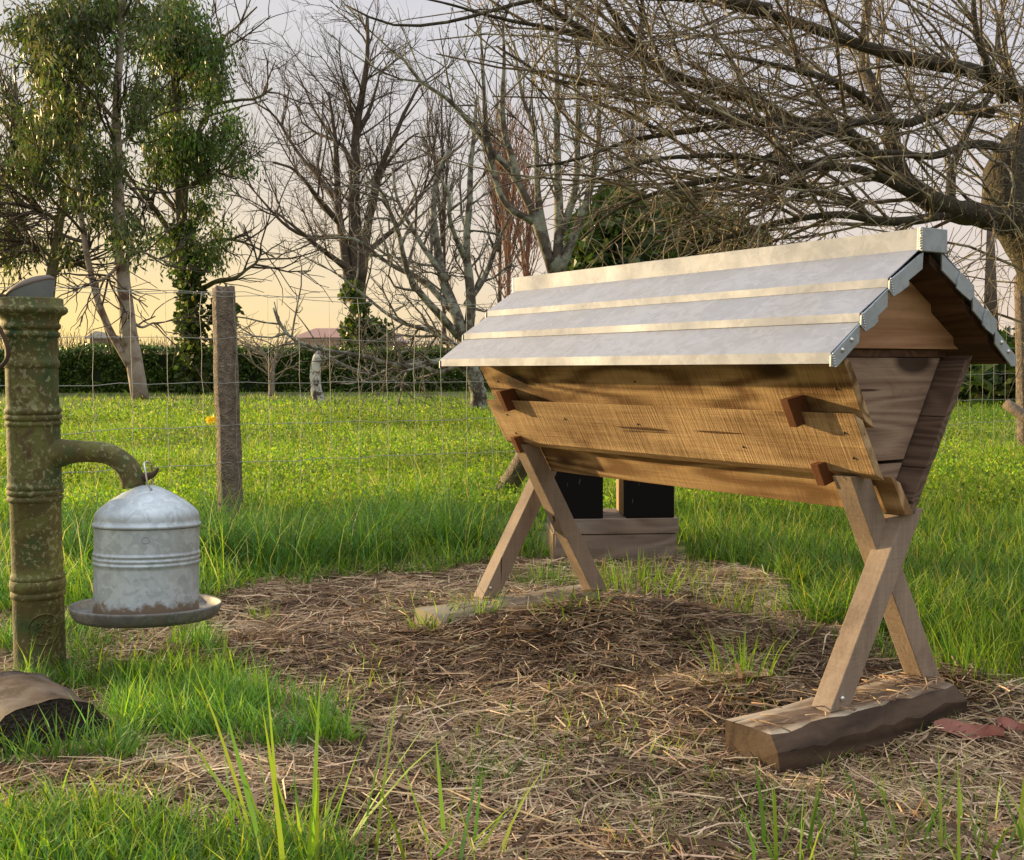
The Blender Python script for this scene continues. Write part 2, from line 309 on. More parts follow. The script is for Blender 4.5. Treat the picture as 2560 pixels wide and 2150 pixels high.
def metalmat(name, base, rough=.4, metal=1., spangle=0., dirt=None, dirtz=None, streak=False, bump=.04):
    m, t, o = mat(name); L = t.links.new; tc = nd(t, 'ShaderNodeTexCoord')
    wn = nd(t, 'ShaderNodeTexNoise', i_Scale=30., i_Detail=3); L(tc.outputs['Object'], wn.inputs['Vector'])
    wa = nd(t, 'ShaderNodeMix', data_type='RGBA', blend_type='ADD', i_0=.06); L(tc.outputs['Object'], wa.inputs[6]); L(wn.outputs['Color'], wa.inputs[7])
    vv = nd(t, 'ShaderNodeTexVoronoi', i_Scale=75.); L(wa.outputs[2], vv.inputs['Vector'])
    vh = nd(t, 'ShaderNodeSeparateColor'); L(vv.outputs['Color'], vh.inputs[0])
    wn2 = nd(t, 'ShaderNodeTexNoise', i_Scale=11., i_Detail=5, i_Roughness=.65); L(tc.outputs['Object'], wn2.inputs['Vector'])
    vo = nd(t, 'ShaderNodeMath', operation='MULTIPLY_ADD', i_1=.30); L(vh.outputs[0], vo.inputs[0])
    vo2 = nd(t, 'ShaderNodeMath', operation='SUBTRACT', i_1=.15); L(wn2.outputs[0], vo2.inputs[0]); L(vo2.outputs[0], vo.inputs[2])
    lo = tuple(c * (1 - spangle) for c in base); hi = tuple(min(1, c * (1 + spangle)) for c in base)
    cr = ramp(t, [(.38, lo), (.5, base), (.66, hi)], vo.outputs[0]); out = cr.outputs[0]
    b = nd(t, 'ShaderNodeBsdfPrincipled', i_Metallic=metal)
    n2 = nd(t, 'ShaderNodeTexNoise', i_Scale=9., i_Detail=5); L(tc.outputs['Object'], n2.inputs['Vector'])
    rr_ = nd(t, 'ShaderNodeMapRange', i_3=rough * .8, i_4=rough * 1.25); L(n2.outputs[0], rr_.inputs[0]); L(rr_.outputs[0], b.inputs['Roughness'])
    if dirt:
        nz = nd(t, 'ShaderNodeTexNoise', i_Scale=26., i_Detail=6, i_Roughness=.7); L(tc.outputs['Object'], nz.inputs['Vector'])
        fac = nz.outputs[0]; lohi = (.56, .7)
        if dirtz is not None:
            sp = nd(t, 'ShaderNodeSeparateXYZ'); L(tc.outputs['Object'], sp.inputs[0])
            mr = nd(t, 'ShaderNodeMapRange', i_1=dirtz[0], i_2=dirtz[1], i_3=.55, i_4=0.); L(sp.outputs[2], mr.inputs[0])
            ad = nd(t, 'ShaderNodeMath', operation='ADD'); L(nz.outputs[0], ad.inputs[0]); L(mr.outputs[0], ad.inputs[1]); fac = ad.outputs[0]; lohi = (.7, .86)
        dr = ramp(t, [(lohi[0], (0, 0, 0)), (lohi[1], (1, 1, 1))], fac)
        mx = nd(t, 'ShaderNodeMix', data_type='RGBA'); L(dr.outputs[0], mx.inputs[0]); L(out, mx.inputs[6]); mx.inputs[7].default_value = (*dirt, 1); out = mx.outputs[2]
        iv = nd(t, 'ShaderNodeMath', operation='SUBTRACT', i_0=metal); L(dr.outputs[0], iv.inputs[1]); iv.use_clamp = True; L(iv.outputs[0], b.inputs['Metallic'])
    L(out, b.inputs[0])
    if streak:
        ms = nd(t, 'ShaderNodeMapping'); ms.inputs['Rotation'].default_value = (0, 0, R(35)); ms.inputs['Scale'].default_value = (10, 260, 60); L(tc.outputs['Object'], ms.inputs[0])
        hn = nd(t, 'ShaderNodeTexNoise', i_Scale=1., i_Detail=3); L(ms.outputs[0], hn.inputs['Vector']); hs = hn.outputs[0]
    else: hs = n2.outputs[0]
    bp = nd(t, 'ShaderNodeBump', i_Strength=bump * 4, i_Distance=.004); L(hs, bp.inputs['Height']); L(bp.outputs[0], b.inputs['Normal']); L(b.outputs[0], o.inputs[0])
    return m
def plainmat(name, c, rough=.7, metal=0., var=.25, scale=12.):
    m, t, o = mat(name); L = t.links.new; tc = nd(t, 'ShaderNodeTexCoord')
    n = nd(t, 'ShaderNodeTexNoise', i_Scale=scale, i_Detail=5, i_Roughness=.65); L(tc.outputs['Object'], n.inputs['Vector'])
    cr = ramp(t, [(.3, tuple(x * (1 - var) for x in c)), (.7, tuple(x * (1 + var) for x in c))], n.outputs[0])
    b = nd(t, 'ShaderNodeBsdfPrincipled', i_Roughness=rough, i_Metallic=metal); L(cr.outputs[0], b.inputs[0])
    bp = nd(t, 'ShaderNodeBump', i_Strength=.3, i_Distance=.003); L(n.outputs[0], bp.inputs['Height']); L(bp.outputs[0], b.inputs['Normal']); L(b.outputs[0], o.inputs[0])
    return m
M_LEAF = leafmat('leaf_surface'); M_GRASS = leafmat('grass_blade', .4, .025, .55); M_HEDGE = leafmat('hedge_leaf', .2, .07, .35)
M_STRAW = leafmat('dry_straw', .1, .02, .7)
M_WIRE = plainmat('galvanised_wire', (.34, .34, .31), .6, .2, .15)

# ------------------------------------------------------------------ ground
STRAW_POLY = [(-400, 1535), (0, 1530), (330, 1520), (480, 1475), (700, 1440), (1000, 1412), (1340, 1398), (1720, 1395), (1850, 1432), (1960, 1500), (2080, 1600), (2300, 1640), (2560, 1630), (2960, 1640), (3300, 2600), (-800, 2600)]
def axis(lo, hi, far, step, g=1.16):
    a = list(np.arange(lo, hi, step)); s = step; x = a[-1]
    while x < far: s *= g; x += s; a.append(x)
    s = step; x = a[0]
    while x > -far: s *= g; x -= s; a.insert(0, x)
    return np.array(a)
ax_, ay_ = axis(-1.6, 2.2, 900, .025), axis(1.2, 4.6, 900, .025)
GX, GY = np.meshgrid(ax_, ay_); gx, gy = GX.ravel(), GY.ravel(); gz = gh(gx, gy)
def straw_mask(x, y):
    d = y * math.cos(PIT) + H * math.sin(PIT); d = np.where(np.abs(d) < .2, .2, d)
    up = y * math.sin(PIT) - H * math.cos(PIT)
    px, py = 1280 + x / d * F, 1075 - up / d * F
    w = (fbm(x * 6, y * 6) - .5)
    px = px + w * 260; py = py + w * 60
    return inpoly(px, py, STRAW_POLY) & (y > .4)
m_ = straw_mask(gx, gy).astype(float)
tn = fbm(gx * 5, gy * 5)[:, None]; tf = fbm(gx * .35, gy * .35)[:, None]
soil = np.array([.10, .066, .040]) * (1 - tn) + np.array([.23, .16, .10]) * tn
turf = np.array([.05, .075, .015]) * (1 - tf) + np.array([.12, .13, .03]) * tf
farm = np.clip((np.hypot(gx, gy) - 20) / 8, 0, 1)[:, None]
turf = turf * (1 - farm) + farm * (np.array([.14, .15, .045]) * (1 - tf * .5))
gcol = soil * m_[:, None] + turf * (1 - m_[:, None])
nx, ny = len(ax_), len(ay_)
ii = (np.arange(ny - 1)[:, None] * nx + np.arange(nx - 1)[None]).reshape(-1)
mg, tg, og = mat('earth')
va = nd(tg, 'ShaderNodeVertexColor', layer_name='tint'); tcg = nd(tg, 'ShaderNodeTexCoord')
ng = nd(tg, 'ShaderNodeTexNoise', i_Scale=22., i_Detail=8, i_Roughness=.75); tg.links.new(tcg.outputs['Object'], ng.inputs['Vector'])
rg_ = ramp(tg, [(.3, (.55, .55, .55)), (.7, (1.4, 1.4, 1.4))], ng.outputs[0])
mgx = nd(tg, 'ShaderNodeMix', data_type='RGBA', blend_type='MULTIPLY', i_0=1.); tg.links.new(va.outputs[0], mgx.inputs[6]); tg.links.new(rg_.outputs[0], mgx.inputs[7])
bg_ = nd(tg, 'ShaderNodeBsdfPrincipled', i_Roughness=.95); tg.links.new(mgx.outputs[2], bg_.inputs[0])
bpg = nd(tg, 'ShaderNodeBump', i_Strength=.9, i_Distance=.015); tg.links.new(ng.outputs[0], bpg.inputs['Height']); tg.links.new(bpg.outputs[0], bg_.inputs['Normal']); tg.links.new(bg_.outputs[0], og.inputs[0])
link('ground', npmesh('ground', np.stack([gx, gy, gz], 1), [np.stack([ii, ii + 1, ii + nx + 1, ii + nx], 1)], gcol), mg, None, True, kind='structure')

# ------------------------------------------------------------------ straw litter
def straw(n, lo, hi, x0=-150, x1=2710):
    px = rng.uniform(x0, x1, n); py = lo + (hi - lo) * rng.random(n) ** 1.15
    g = gxy(px, py); ok = straw_mask(g[:, 0], g[:, 1]) | (rng.random(n) < .05); g = g[ok]; n = len(g)
    z = gh(g[:, 0], g[:, 1]); ln = rng.gamma(3., .020, n) + .025; az = rng.uniform(0, np.pi * 2, n) + (fbm(g[:, 0] * 3, g[:, 1] * 3) * 3)
    hd = np.stack([np.cos(az), np.sin(az), rng.normal(size=n) * .12], 1); bend = nrm(rng.normal(size=(n, 3))) * (ln * rng.uniform(0, .16, n))[:, None]
    bend[:, 2] = np.abs(bend[:, 2]) * .6
    c = np.stack([g[:, 0], g[:, 1], z + rng.uniform(.001, .016, n)], 1)
    w = rng.uniform(.0013, .0037, n); cr = rng.random(n) < .06; w = np.where(cr, rng.uniform(.005, .011, n), w); sdv = np.stack([-hd[:, 1], hd[:, 0], rng.normal(size=n) * .5], 1); sdv = nrm(sdv) * (w * .5)[:, None]
    a, b = c - hd * ln[:, None] * .5, c + hd * ln[:, None] * .5; m = c + bend
    V = np.stack([a - sdv * .6, a + sdv * .6, m + sdv, m - sdv, b + sdv * .5, b - sdv * .5], 1).reshape(-1, 3); o = (np.arange(n) * 6)[:, None]
    Q = np.concatenate([o + [[0, 1, 2, 3]], o + [[3, 2, 4, 5]]])
    pat = fbm(g[:, 0] * 4 + 3, g[:, 1] * 4)
    light = pick([(.57, .42, .255), (.48, .345, .205), (.40, .29, .18), (.66, .525, .34), (.30, .21, .125)], n); dk = pick([(.13, .08, .046), (.20, .13, .076), (.085, .054, .034), (.27, .185, .112)], n)
    isd = (cr | (rng.random(n) < np.clip((.60 - pat) * 2.2 + .16, .06, .75)))[:, None]
    return V, Q, np.repeat(np.where(isd, dk, light), 6, 0)
acc = Acc()
for n, lo, hi in ((60000, 1395, 1700), (46000, 1600, 2260)):
    V, Q, C = straw(n, lo, hi); acc.add(V, Q, col=C)
acc.obj('straw', M_STRAW, smooth=False, kind='stuff', label='dry brown straw and hay stems strewn over bare earth', cat='straw')

# ------------------------------------------------------------------ top bar hive
YAW, TX, TY = .599, .731, 1.93
hive = empty('top_bar_hive', (TX, TY, 0), 0, label='long wooden beehive with folded zinc roof on crossed legs', cat='beehive')
hive.matrix_world = Matrix(((-math.sin(YAW), math.cos(YAW), 0, TX), (math.cos(YAW), math.sin(YAW), 0, TY), (0, 0, 1, 0), (0, 0, 0, 1)))
# local axes: x = u along the hive away from the camera, y = v across (front negative), z up (left-handed frame is avoided below)
hive.matrix_world = Matrix.Translation((TX, TY, 0)) @ Matrix.Rotation(math.pi / 2 + YAW, 4, 'Z')
def hv(u, v, z): return (u, -v, z)          # v to the back is local -y
def hbox(u0, u1, v0, v1, z0, z1): return box((u0, -v1, z0), (u1, -v0, z1))
def hprism(poly, u0, u1): return prism([(-v, z) for v, z in poly], u0, u1)
WL, WD = (.58, .41, .215), (.155, .085, .034)
w_up = woodmat('sawn_larch', WL, WD, (.8, 6, 6), 1.3, 15., saw=.65, ringc=.8, stain=.85)
w_mid = woodmat('rough_sawn_larch', (.63, .45, .245), (.20, .115, .05), (.7, 6, 6), 4.7, 7., saw=.9, ringc=.4, stain=.85)
w_low = woodmat('planed_larch', (.61, .425, .22), (.21, .12, .052), (.8, 5, 5), 8.2, 14., saw=.4, ringc=.85, stain=.6)
w_end = woodmat('weathered_end_board', (.46, .335, .24), (.17, .108, .075), (9, .8, 9), 2.2, 12., saw=.1, knots=True, stain=.6)
w_gab = woodmat('gable_larch', (.70, .43, .25), (.29, .14, .075), (6, .8, 7), 5.2, 11., saw=.1, stain=.4)
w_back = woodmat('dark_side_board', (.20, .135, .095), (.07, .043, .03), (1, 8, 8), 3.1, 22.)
w_grey = woodmat('weathered_edge', (.26, .21, .175), (.13, .1, .085), (1, 5, 5), 6.1, 12., knots=False)
w_leg = woodmat('leg_timber', (.38, .30, .225), (.16, .122, .092), (6, 6, 1), 9.4, 4., saw=.3, stain=.5, sawdir='Z', knots=False, ringc=.3)
w_cleat = woodmat('red_brown_cleat', (.19, .075, .026), (.08, .028, .012), (5, 5, 1), 2.9, 6., knots=False, ringc=.3)
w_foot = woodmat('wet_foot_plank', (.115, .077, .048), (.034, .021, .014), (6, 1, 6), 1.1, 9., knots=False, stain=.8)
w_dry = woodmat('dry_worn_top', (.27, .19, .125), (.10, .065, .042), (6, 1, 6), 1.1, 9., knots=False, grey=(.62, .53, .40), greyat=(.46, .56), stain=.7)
w_foot2 = woodmat('pale_foot_plank', (.36, .28, .19), (.17, .12, .075), (6, 1, 6), 7.1, 10., knots=False, grey=(.42, .36, .27))
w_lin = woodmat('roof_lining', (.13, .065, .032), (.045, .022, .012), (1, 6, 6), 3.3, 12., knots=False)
zinc = metalmat('zinc_sheet', (.34, .365, .42), .76, .95, .07, streak=True, bump=.03)
zinc2 = metalmat('zinc_trim', (.37, .41, .43), .6, .85, .08)
w_nail = plainmat('rusty_nail', (.05, .032, .022), .7, 0, .3)
steel = metalmat('screw_steel', (.6, .6, .6), .3)
A, B = .0377, 1.1825                       # near and far ends of the boards
zb_, zT = .403, .69
def vp(z, off=0): return -(.0245 + (z - .403) * .567) - off   # front slope (outer face of the inner layer)
T = .0245
def sideboard(name, z0, z1, off, m, u0, u1, sgn=1, bev=.0012):
    th = T
    p = [(sgn * vp(z0, off), z0), (sgn * vp(z1, off), z1), (sgn * vp(z1, off - th), z1 - .012), (sgn * vp(z0, off - th), z0 - .012 if z0 > .45 else z0)]
    return bmo(name, hprism(p, u0, u1), m, hive, bevel=bev)
sideboard('front_board', .575, zT, 0, w_up, A, B)
sideboard('front_board', .482, .590, .026, w_mid, A - .002, B + .003)
sideboard('front_board', zb_, .475, -.021, w_low, A + .003, B - .004)
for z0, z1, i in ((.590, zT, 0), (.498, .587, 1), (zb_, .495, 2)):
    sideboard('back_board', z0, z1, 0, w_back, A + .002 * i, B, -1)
EU = .088
for z0, z1 in ((.4985, .686), (.405, .492)):
    p = [(vp(z0, -T), z0), (vp(z1, -T), z1), (-vp(z1, -T), z1), (-vp(z0, -T), z0)]
    bmo('end_board', hprism(p, EU, EU + .022), w_end, hive, bevel=.001)
p = [(vp(.42, -T), .42), (vp(.686, -T), .686), (-vp(.686, -T), .686), (-vp(.42, -T), .42)]
bmo('end_board', hprism(p, B - .05, B - .028), w_end, hive, bevel=.001)
# top bars closing the box (dark, seen as the seam under the gable)
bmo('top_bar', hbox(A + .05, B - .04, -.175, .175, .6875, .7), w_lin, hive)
# gable boards under the roof
for u in (EU - .008, B - .06):
    bmo('gable_board', hprism([(-.205, .7025), (.205, .7025), (.205, .712), (.02, .868), (-.02, .868), (-.205, .712)], u, u + .022), w_gab, hive, bevel=.001)
# roof
LR = 1.236
vs_ = [.034, .118, .190, .2605]; zt_ = [.872, .8185, .7585, .693]; lip = [0, .0145, .0145, .018]
def strip(i, s):
    v0, v1 = vs_[i] - (.012 if i else .012), vs_[i + 1]
    za = zt_[i] - lip[i] if i else zt_[0]; ze = zt_[i + 1]; zl = ze - lip[i + 1]; th = .0012
    return [(s * (vs_[i] - .01), za + .006), (s * v1, ze), (s * (v1 + .0006), zl), (s * (v1 - th), zl), (s * (v1 - th), ze - .002), (s * (vs_[i] - .01), za + .006 - th)]
for s in (-1, 1):
    rp = None
    for i in range(3):
        bm = hprism(strip(i, s), 0, LR); o = bmo('roof_sheet', bm, zinc, hive)
    # timber lining under the sheets
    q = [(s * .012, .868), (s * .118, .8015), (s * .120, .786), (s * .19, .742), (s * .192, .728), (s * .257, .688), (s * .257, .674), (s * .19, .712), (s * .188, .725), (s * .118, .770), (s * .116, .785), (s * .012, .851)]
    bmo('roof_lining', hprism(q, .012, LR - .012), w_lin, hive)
    # verge trim: folded flashing with overlapping cuffs at each step
    tr = []
    for u, w in ((-.0035, .0035), (LR, .003)):
        vt = [(.026, .868), (.118, .8135), (.19, .7535), (.263, .688)]
        for i in range(3):
            (va_, za), (vb, zb2) = vt[i], vt[i + 1]
            if i: za -= .013; va_ += .002
            hgt = .030
            o = bmo('verge_trim', hprism([(s * va_, za), (s * vb, zb2), (s * (vb + .0005), zb2 - .018), (s * (vb - .014), zb2 - .019), (s * (va_ + .002), za - hgt)], u, u + w), zinc2, hive, bevel=.0006)
            if i < 2:
                f = .58; vm, zm = va_ + (vb - va_) * f, za + (zb2 - za) * f
                bmo('verge_cuff', hprism([(s * vm, zm + .001), (s * (vb + .002), zb2 + .0015), (s * (vb + .003), zb2 - .016), (s * (vb - .008), zb2 - .026), (s * (vb - .03), zb2 - .016), (s * (vm - .012), zm - .028), (s * (vm - .008), zm - .012)], u - .003 if u < 0 else u + w, u if u < 0 else u + w + .003), zinc2, hive, bevel=.0006)
            elif u < 0:
                for f in (.3, .62):
                    vm, zm = va_ + (vb - va_) * f, za + (zb2 - za) * f - .011
                    bm = bmesh.new(); bmesh.ops.create_uvsphere(bm, u_segments=14, v_segments=8, radius=.0042, matrix=Matrix.Translation(hv(u, s * vm, zm)) @ Matrix.Diagonal((.8, 1, 1, 1))); bmo('screw', bm, steel, hive, True)
bmo('ridge_cap', hprism([(-.034, .868), (-.034, .908), (.034, .908), (.034, .868), (.0328, .868), (.0328, .9068), (-.0328, .9068), (-.0328, .868)], .004, LR), zinc, hive, bevel=.0004)
bm = hprism([(-.035, .868), (-.035, .909), (.035, .909), (.035, .868)], -.008, .004); bmo('ridge_end_plate', bm, zinc2, hive, bevel=.0012)
bmo('ridge_end_plate', hprism([(-.035, .868), (-.035, .909), (.035, .909), (.035, .868)], LR, LR + .006), zinc2, hive, bevel=.0012)
# solder beads along the folded seams
bd = Acc()
for k in range(9): bd.tube([hv(-.004 + rng.normal() * .001, -.0352, .872 + k * .0044), hv(-.003, -.0356, .874 + k * .0044)], .0016, 5)
bd.obj('solder_seam', steel, hive)
for c in ((.118, .806), (.19, .746), (.262, .68)):
    bd = Acc()
    for k in range(6): bd.tube([hv(-.007, -c[0] - .001 + k * .0012, c[1] + .010 - k * .0042), hv(-.0065, -c[0] + k * .0012, c[1] + .012 - k * .0042)], .0016, 5)
    bd.obj('solder_seam', steel, hive)
for u, z, off in ((.075, .632, .0), (.60, .640, .0), (1.13, .636, .0), (.07, .555, .026), (.07, .51, .026), (.62, .548, .026), (1.12, .552, .026), (1.12, .505, .026), (.33, .515, .026), (.88, .55, .026)):
    bm = bmesh.new(); bmesh.ops.create_uvsphere(bm, u_segments=10, v_segments=6, radius=.0026, matrix=Matrix.Translation(hv(u, vp(z, off + .0003), z))); bmo('nail', bm, w_nail, hive, True)
# cleats on the front (small turn blocks holding the boards)
def cleat(u, za, zb2, off, d=.03, w=.024):
    pts = []
    for uu in (u, u + w):
        pts.append([hv(uu, vp(za, off), za), hv(uu, vp(za, off + d), za - .012), hv(uu, vp(zb2, off + d), zb2 - .008), hv(uu, vp(zb2, off), zb2)])
    a, b = pts
    return bmo('cleat', hexa([a[0], a[1], a[2], a[3], b[0], b[1], b[2], b[3]]), w_cleat, hive, bevel=.0012)
for u in (.150, 1.068): cleat(u, .574, .620, .001, .044, .018)
for u in (.137, 1.104): cleat(u, .466, .502, .001, .044, .018)
# legs
def leg(u0, u1, vb, zb2, vt, zt2, w=.052, m=w_leg):
    pts = []
    for uu in (u0, u1):
        pts.append([hv(uu, vb, zb2), hv(uu, vb + w, zb2), hv(uu, vt + w, zt2), hv(uu, vt, zt2)])
    a, b = pts
    return bmo('leg', hexa([*a, *b]), m, hive, bevel=.0018)
leg(.050, .092, -.190, .074, .0106, .41)
leg(.078, .120, .113, .074, -.1075, .475)
leg(1.187, 1.231, -.170, .074, .104, .53)
leg(1.098, 1.140, .122, .074, -.106, .476)
def foot(u0, u1, v0, v1, h, m, slant):
    bm = bmesh.new(); n = 14; rows = []
    for i in range(n + 1):
        v = v0 + (v1 - v0) * i / n; j = lambda s: rng.normal() * s
        e = .012 if i in (0, n) else 0
        rows.append([bm.verts.new(hv(u0 + j(.003) - .004, v + (rng.normal() * .004 if e else 0), -.02)), bm.verts.new(hv(u0 + j(.0045), v + (rng.normal() * .006 if e else 0), h * .62 + j(.004))), bm.verts.new(hv(u0 + .022 + j(.004), v + slant * 0, h - .002 + j(.0015))), bm.verts.new(hv((u0 + u1) / 2, v, h + j(.0008))), bm.verts.new(hv(u1 - .006 + j(.002), v, h - .003)), bm.verts.new(hv(u1 + j(.002), v, -.02))])
    for a, b in zip(rows, rows[1:]):
        for i in range(5): bm.faces.new((a[i], a[i + 1], b[i + 1], b[i]))
    bm.faces.new(rows[0]); bm.faces.new(rows[-1][::-1])
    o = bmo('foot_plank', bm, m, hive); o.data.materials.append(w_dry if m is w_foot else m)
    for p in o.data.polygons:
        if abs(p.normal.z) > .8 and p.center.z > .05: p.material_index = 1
    return o
foot(.012, .138, -.355, .150, .074, w_foot, 0)
fs = Acc()
for u0_, u1_, v0_, v1_, cnt in ((.03, .13, -.12, .14, 70), (.03, .13, -.34, -.1, 16), (1.09, 1.2, -.3, .14, 40)):
    for _ in range(cnt):
        u_, v_, a_, l_ = rng.uniform(u0_, u1_), rng.uniform(v0_, v1_), rng.uniform(0, 3.14), rng.uniform(.02, .07)
        p0 = np.array(hive.matrix_world @ Vector(hv(u_, v_, .0775 + rng.random() * .004))); dv_ = np.array([math.cos(a_), math.sin(a_), rng.normal() * .03]) * l_ / 2
        fs.tube([p0 - dv_, p0 + [0, 0, .002], p0 + dv_], .0012, 4, col=pick([(.52, .38, .23), (.4, .29, .18), (.24, .16, .1)], 1)[0])
fs.obj('straw', M_STRAW, smooth=False, kind='stuff', label='loose straw stems lying on the foot planks', cat='straw')
foot(1.075, 1.21, -.36, .16, .074, w_foot2, 0)
for u, v, z in ((.049, -.16, .095), (1.186, -.145, .1)):
    bm = bmesh.new(); bmesh.ops.create_uvsphere(bm, u_segments=10, v_segments=6, radius=.005, matrix=Matrix.Translation(hv(u, v, z))); bmo('screw', bm, steel, hive, True)

# ------------------------------------------------------------------ hand pump
PD = 2.35
pb = at(86, 1160, PD); PX, PY = pb[0], pb[1]
pump = empty('hand_pump', (PX, PY, 0), label='mossy cast iron hand pump column with curved spout', cat='water pump')
zz = lambda y: float(at(86, y, PD - .0)[2])
pm, pt, po = mat('mossy_iron')
Lp = pt.links.new; tcp = nd(pt, 'ShaderNodeTexCoord')
pn = nd(pt, 'ShaderNodeTexNoise', i_Scale=10., i_Detail=6, i_Roughness=.65, i_Distortion=.4); Lp(tcp.outputs['Object'], pn.inputs['Vector'])
pr = ramp(pt, [(.30, (.014, .036, .014)), (.41, (.052, .075, .015)), (.50, (.085, .066, .019)), (.57, (.115, .125, .028)), (.66, (.075, .042, .018)), (.76, (.04, .042, .016))], pn.outputs[0])
pnn = nd(pt, 'ShaderNodeTexNoise', i_Scale=95., i_Detail=5, i_Roughness=.6, i_Distortion=.2); Lp(tcp.outputs['Object'], pnn.inputs['Vector'])
pn3 = nd(pt, 'ShaderNodeTexNoise', i_Scale=8., i_Detail=4); Lp(tcp.outputs['Object'], pn3.inputs['Vector'])
sm = nd(pt, 'ShaderNodeMath', operation='MULTIPLY_ADD', i_1=.42); Lp(pn3.outputs[0], sm.inputs[0]); Lp(pnn.outputs[0], sm.inputs[2])
sr = ramp(pt, [(.765, (0, 0, 0)), (.82, (1, 1, 1))], sm.outputs[0])
pmx = nd(pt, 'ShaderNodeMix', data_type='RGBA'); Lp(sr.outputs[0], pmx.inputs[0]); Lp(pr.outputs[0], pmx.inputs[6]); pmx.inputs[7].default_value = (.20, .20, .095, 1)
pbs = nd(pt, 'ShaderNodeBsdfPrincipled', i_Roughness=.8); Lp(pmx.outputs[2], pbs.inputs[0])
pbp = nd(pt, 'ShaderNodeBump', i_Strength=.5, i_Distance=.004); Lp(pnn.outputs[0], pbp.inputs['Height']); Lp(pbp.outputs[0], pbs.inputs['Normal']); Lp(pbs.outputs[0], po.inputs[0])
rust = plainmat('rusty_iron', (.06, .035, .02), .8, 0, .4)
greyz = plainmat('grey_painted_sheet', (.17, .19, .19), .6, .2, .15)
def ring(y, r, h=.008, d=.004):
    return [(r, zz(y) + h), (r + d * .7, zz(y) + h * .75), (r + d, zz(y)), (r + d * .7, zz(y) - h * .75), (r, zz(y) - h)]
prof = [(.0, zz(738)), (.064, zz(737)), (.066, zz(741)), (.066, zz(756))] + [(.071, zz(758)), (.0745, zz(764)), (.0745, zz(770)), (.070, zz(776)), (.062, zz(781)), (.0572, zz(792)), (.0562, zz(800))]
prof += ring(807, .0565, .006, .0035) + [(.0535, zz(818))] + ring(828, .0545, .006, .0035) + [(.0525, zz(838)), (.0522, zz(880))] + ring(901, .0525, .009, .0042) + [(.0525, zz(914)), (.053, zz(1000))]
prof += ring(1018, .053, .007, .0045) + ring(1034, .0535, .006, .005) + ring(1049, .0535, .005, .003) + [(.0535, zz(1060)), (.0538, zz(1190))]
prof += ring(1206, .0535, .006, .003) + ring(1220, .0535, .006, .0045) + ring(1236, .053, .006, .004) + [(.0515, zz(1246)), (.0512, zz(1415))]
prof += ring(1431, .052, .006, .003) + ring(1450, .0525, .013, .005) + ring(1474, .0525, .007, .0035) + [(.0520, zz(1484)), (.0525, zz(1668)), (.0565, zz(1676)), (.057, zz(1686)), (.055, zz(1692)), (.06, -.02)]
latheo('column', prof, pm, pump, 56, .012)
spz = [(88, 1126, .026), (116, 1126, .031), (141, 1125, .0345), (160, 1123, .0295), (185, 1121, .0255), (215, 1121, .0235), (248, 1123, .0228), (276, 1130, .0226), (300, 1144, .0226), (318, 1163, .0226), (328, 1185, .0235), (333, 1203, .0245), (333.5, 1207, .0252), (334, 1211, .0245)]
SP = np.array([at(x, y, PD - .001) for x, y, _ in spz]) - [PX, PY, 0]
SPr = np.interp(np.linspace(0, 1, 30), np.linspace(0, 1, len(spz)), [s[2] for s in spz])
sp = Acc().tube(resample(SP, 30), SPr, 22).obj('spout', pm, pump)
Acc().tube(resample([at(350, 1188, PD) - [PX, PY, 0], at(368, 1184, PD) - [PX, PY, 0], at(384, 1178, PD) - [PX, PY, 0], at(395, 1164, PD) - [PX, PY, 0]], 10), np.linspace(.012, .003, 10), 10).obj('hook', rust, sp)
# round cast badge on the foot of the column
bc = at(106, 1568, PD - .052) - [PX, PY, 0]
ba = Acc(); th = np.linspace(0, 2 * np.pi, 33)
def onc(dx, dz, out=.0): 
    a = math.atan2(-1, .0) + (bc[0] + dx) / .0525
    return [(.0522 + out) * math.cos(a), (.0522 + out) * math.sin(a), bc[2] + dz]
ba.tube([onc(.033 * math.cos(t) , .033 * math.sin(t)) for t in th], .0024, 8)
for k in range(26):
    x, z = rng.normal() * .011, rng.normal() * .011; ba.tube([onc(x, z), onc(x + rng.normal() * .006, z + rng.normal() * .006)], .0022, 6)
ba.obj('badge', pm, pump)
# slanted sheet-metal cap
n = 36; th = np.linspace(0, 2 * np.pi, n, endpoint=False); cz = zz(738)
cx = at(78, 735, PD)[0] - PX
hgt = .028 + .020 * np.cos(th)
low = np.stack([cx + .043 * np.cos(th), .043 * np.sin(th), np.full(n, cz - .004)], 1); top = np.stack([cx + .0505 * np.cos(th) - .0, .047 * np.sin(th), cz + hgt - .006], 1)
ra = np.arange(n); rb_ = (ra + 1) % n
link('cap', npmesh('cap', np.concatenate([low, top]), [np.stack([ra, rb_, n + rb_, n + ra], 1)]), greyz, pump, True)
lid = [top + [0, 0, -.002]]
for f, z in ((1.03, 0), (.97, .005), (.8, .012), (.5, .017), (.02, .019)):
    c = top.mean(0); lid.append(c + (top - c) * f + [0, 0, z])
Q = np.concatenate([np.stack([k * n + ra, k * n + rb_, (k + 1) * n + rb_, (k + 1) * n + ra], 1) for k in range(5)])
lidm = plainmat('weathered_lid', (.13, .105, .085), .65, .2, .3)
lo = link('cap_lid', npmesh('cap_lid', np.concatenate(lid), [Q]), lidm, pump, True)
pk = at(53, 690, PD) - [PX, PY, 0]; Acc().tube([pk, pk + [0, 0, .012]], [.004, .002], 8).obj('pin', rust, lo)
rod = [at(x, y, PD - .07) - [PX, PY, 0] for x, y in ((-40, 770), (-8, 800), (10, 830), (21, 862), (19, 888), (2, 908), (-30, 925))]
Acc().tube(resample(rod, 24), .0045, 10).obj('handle_rod', rust, pump)
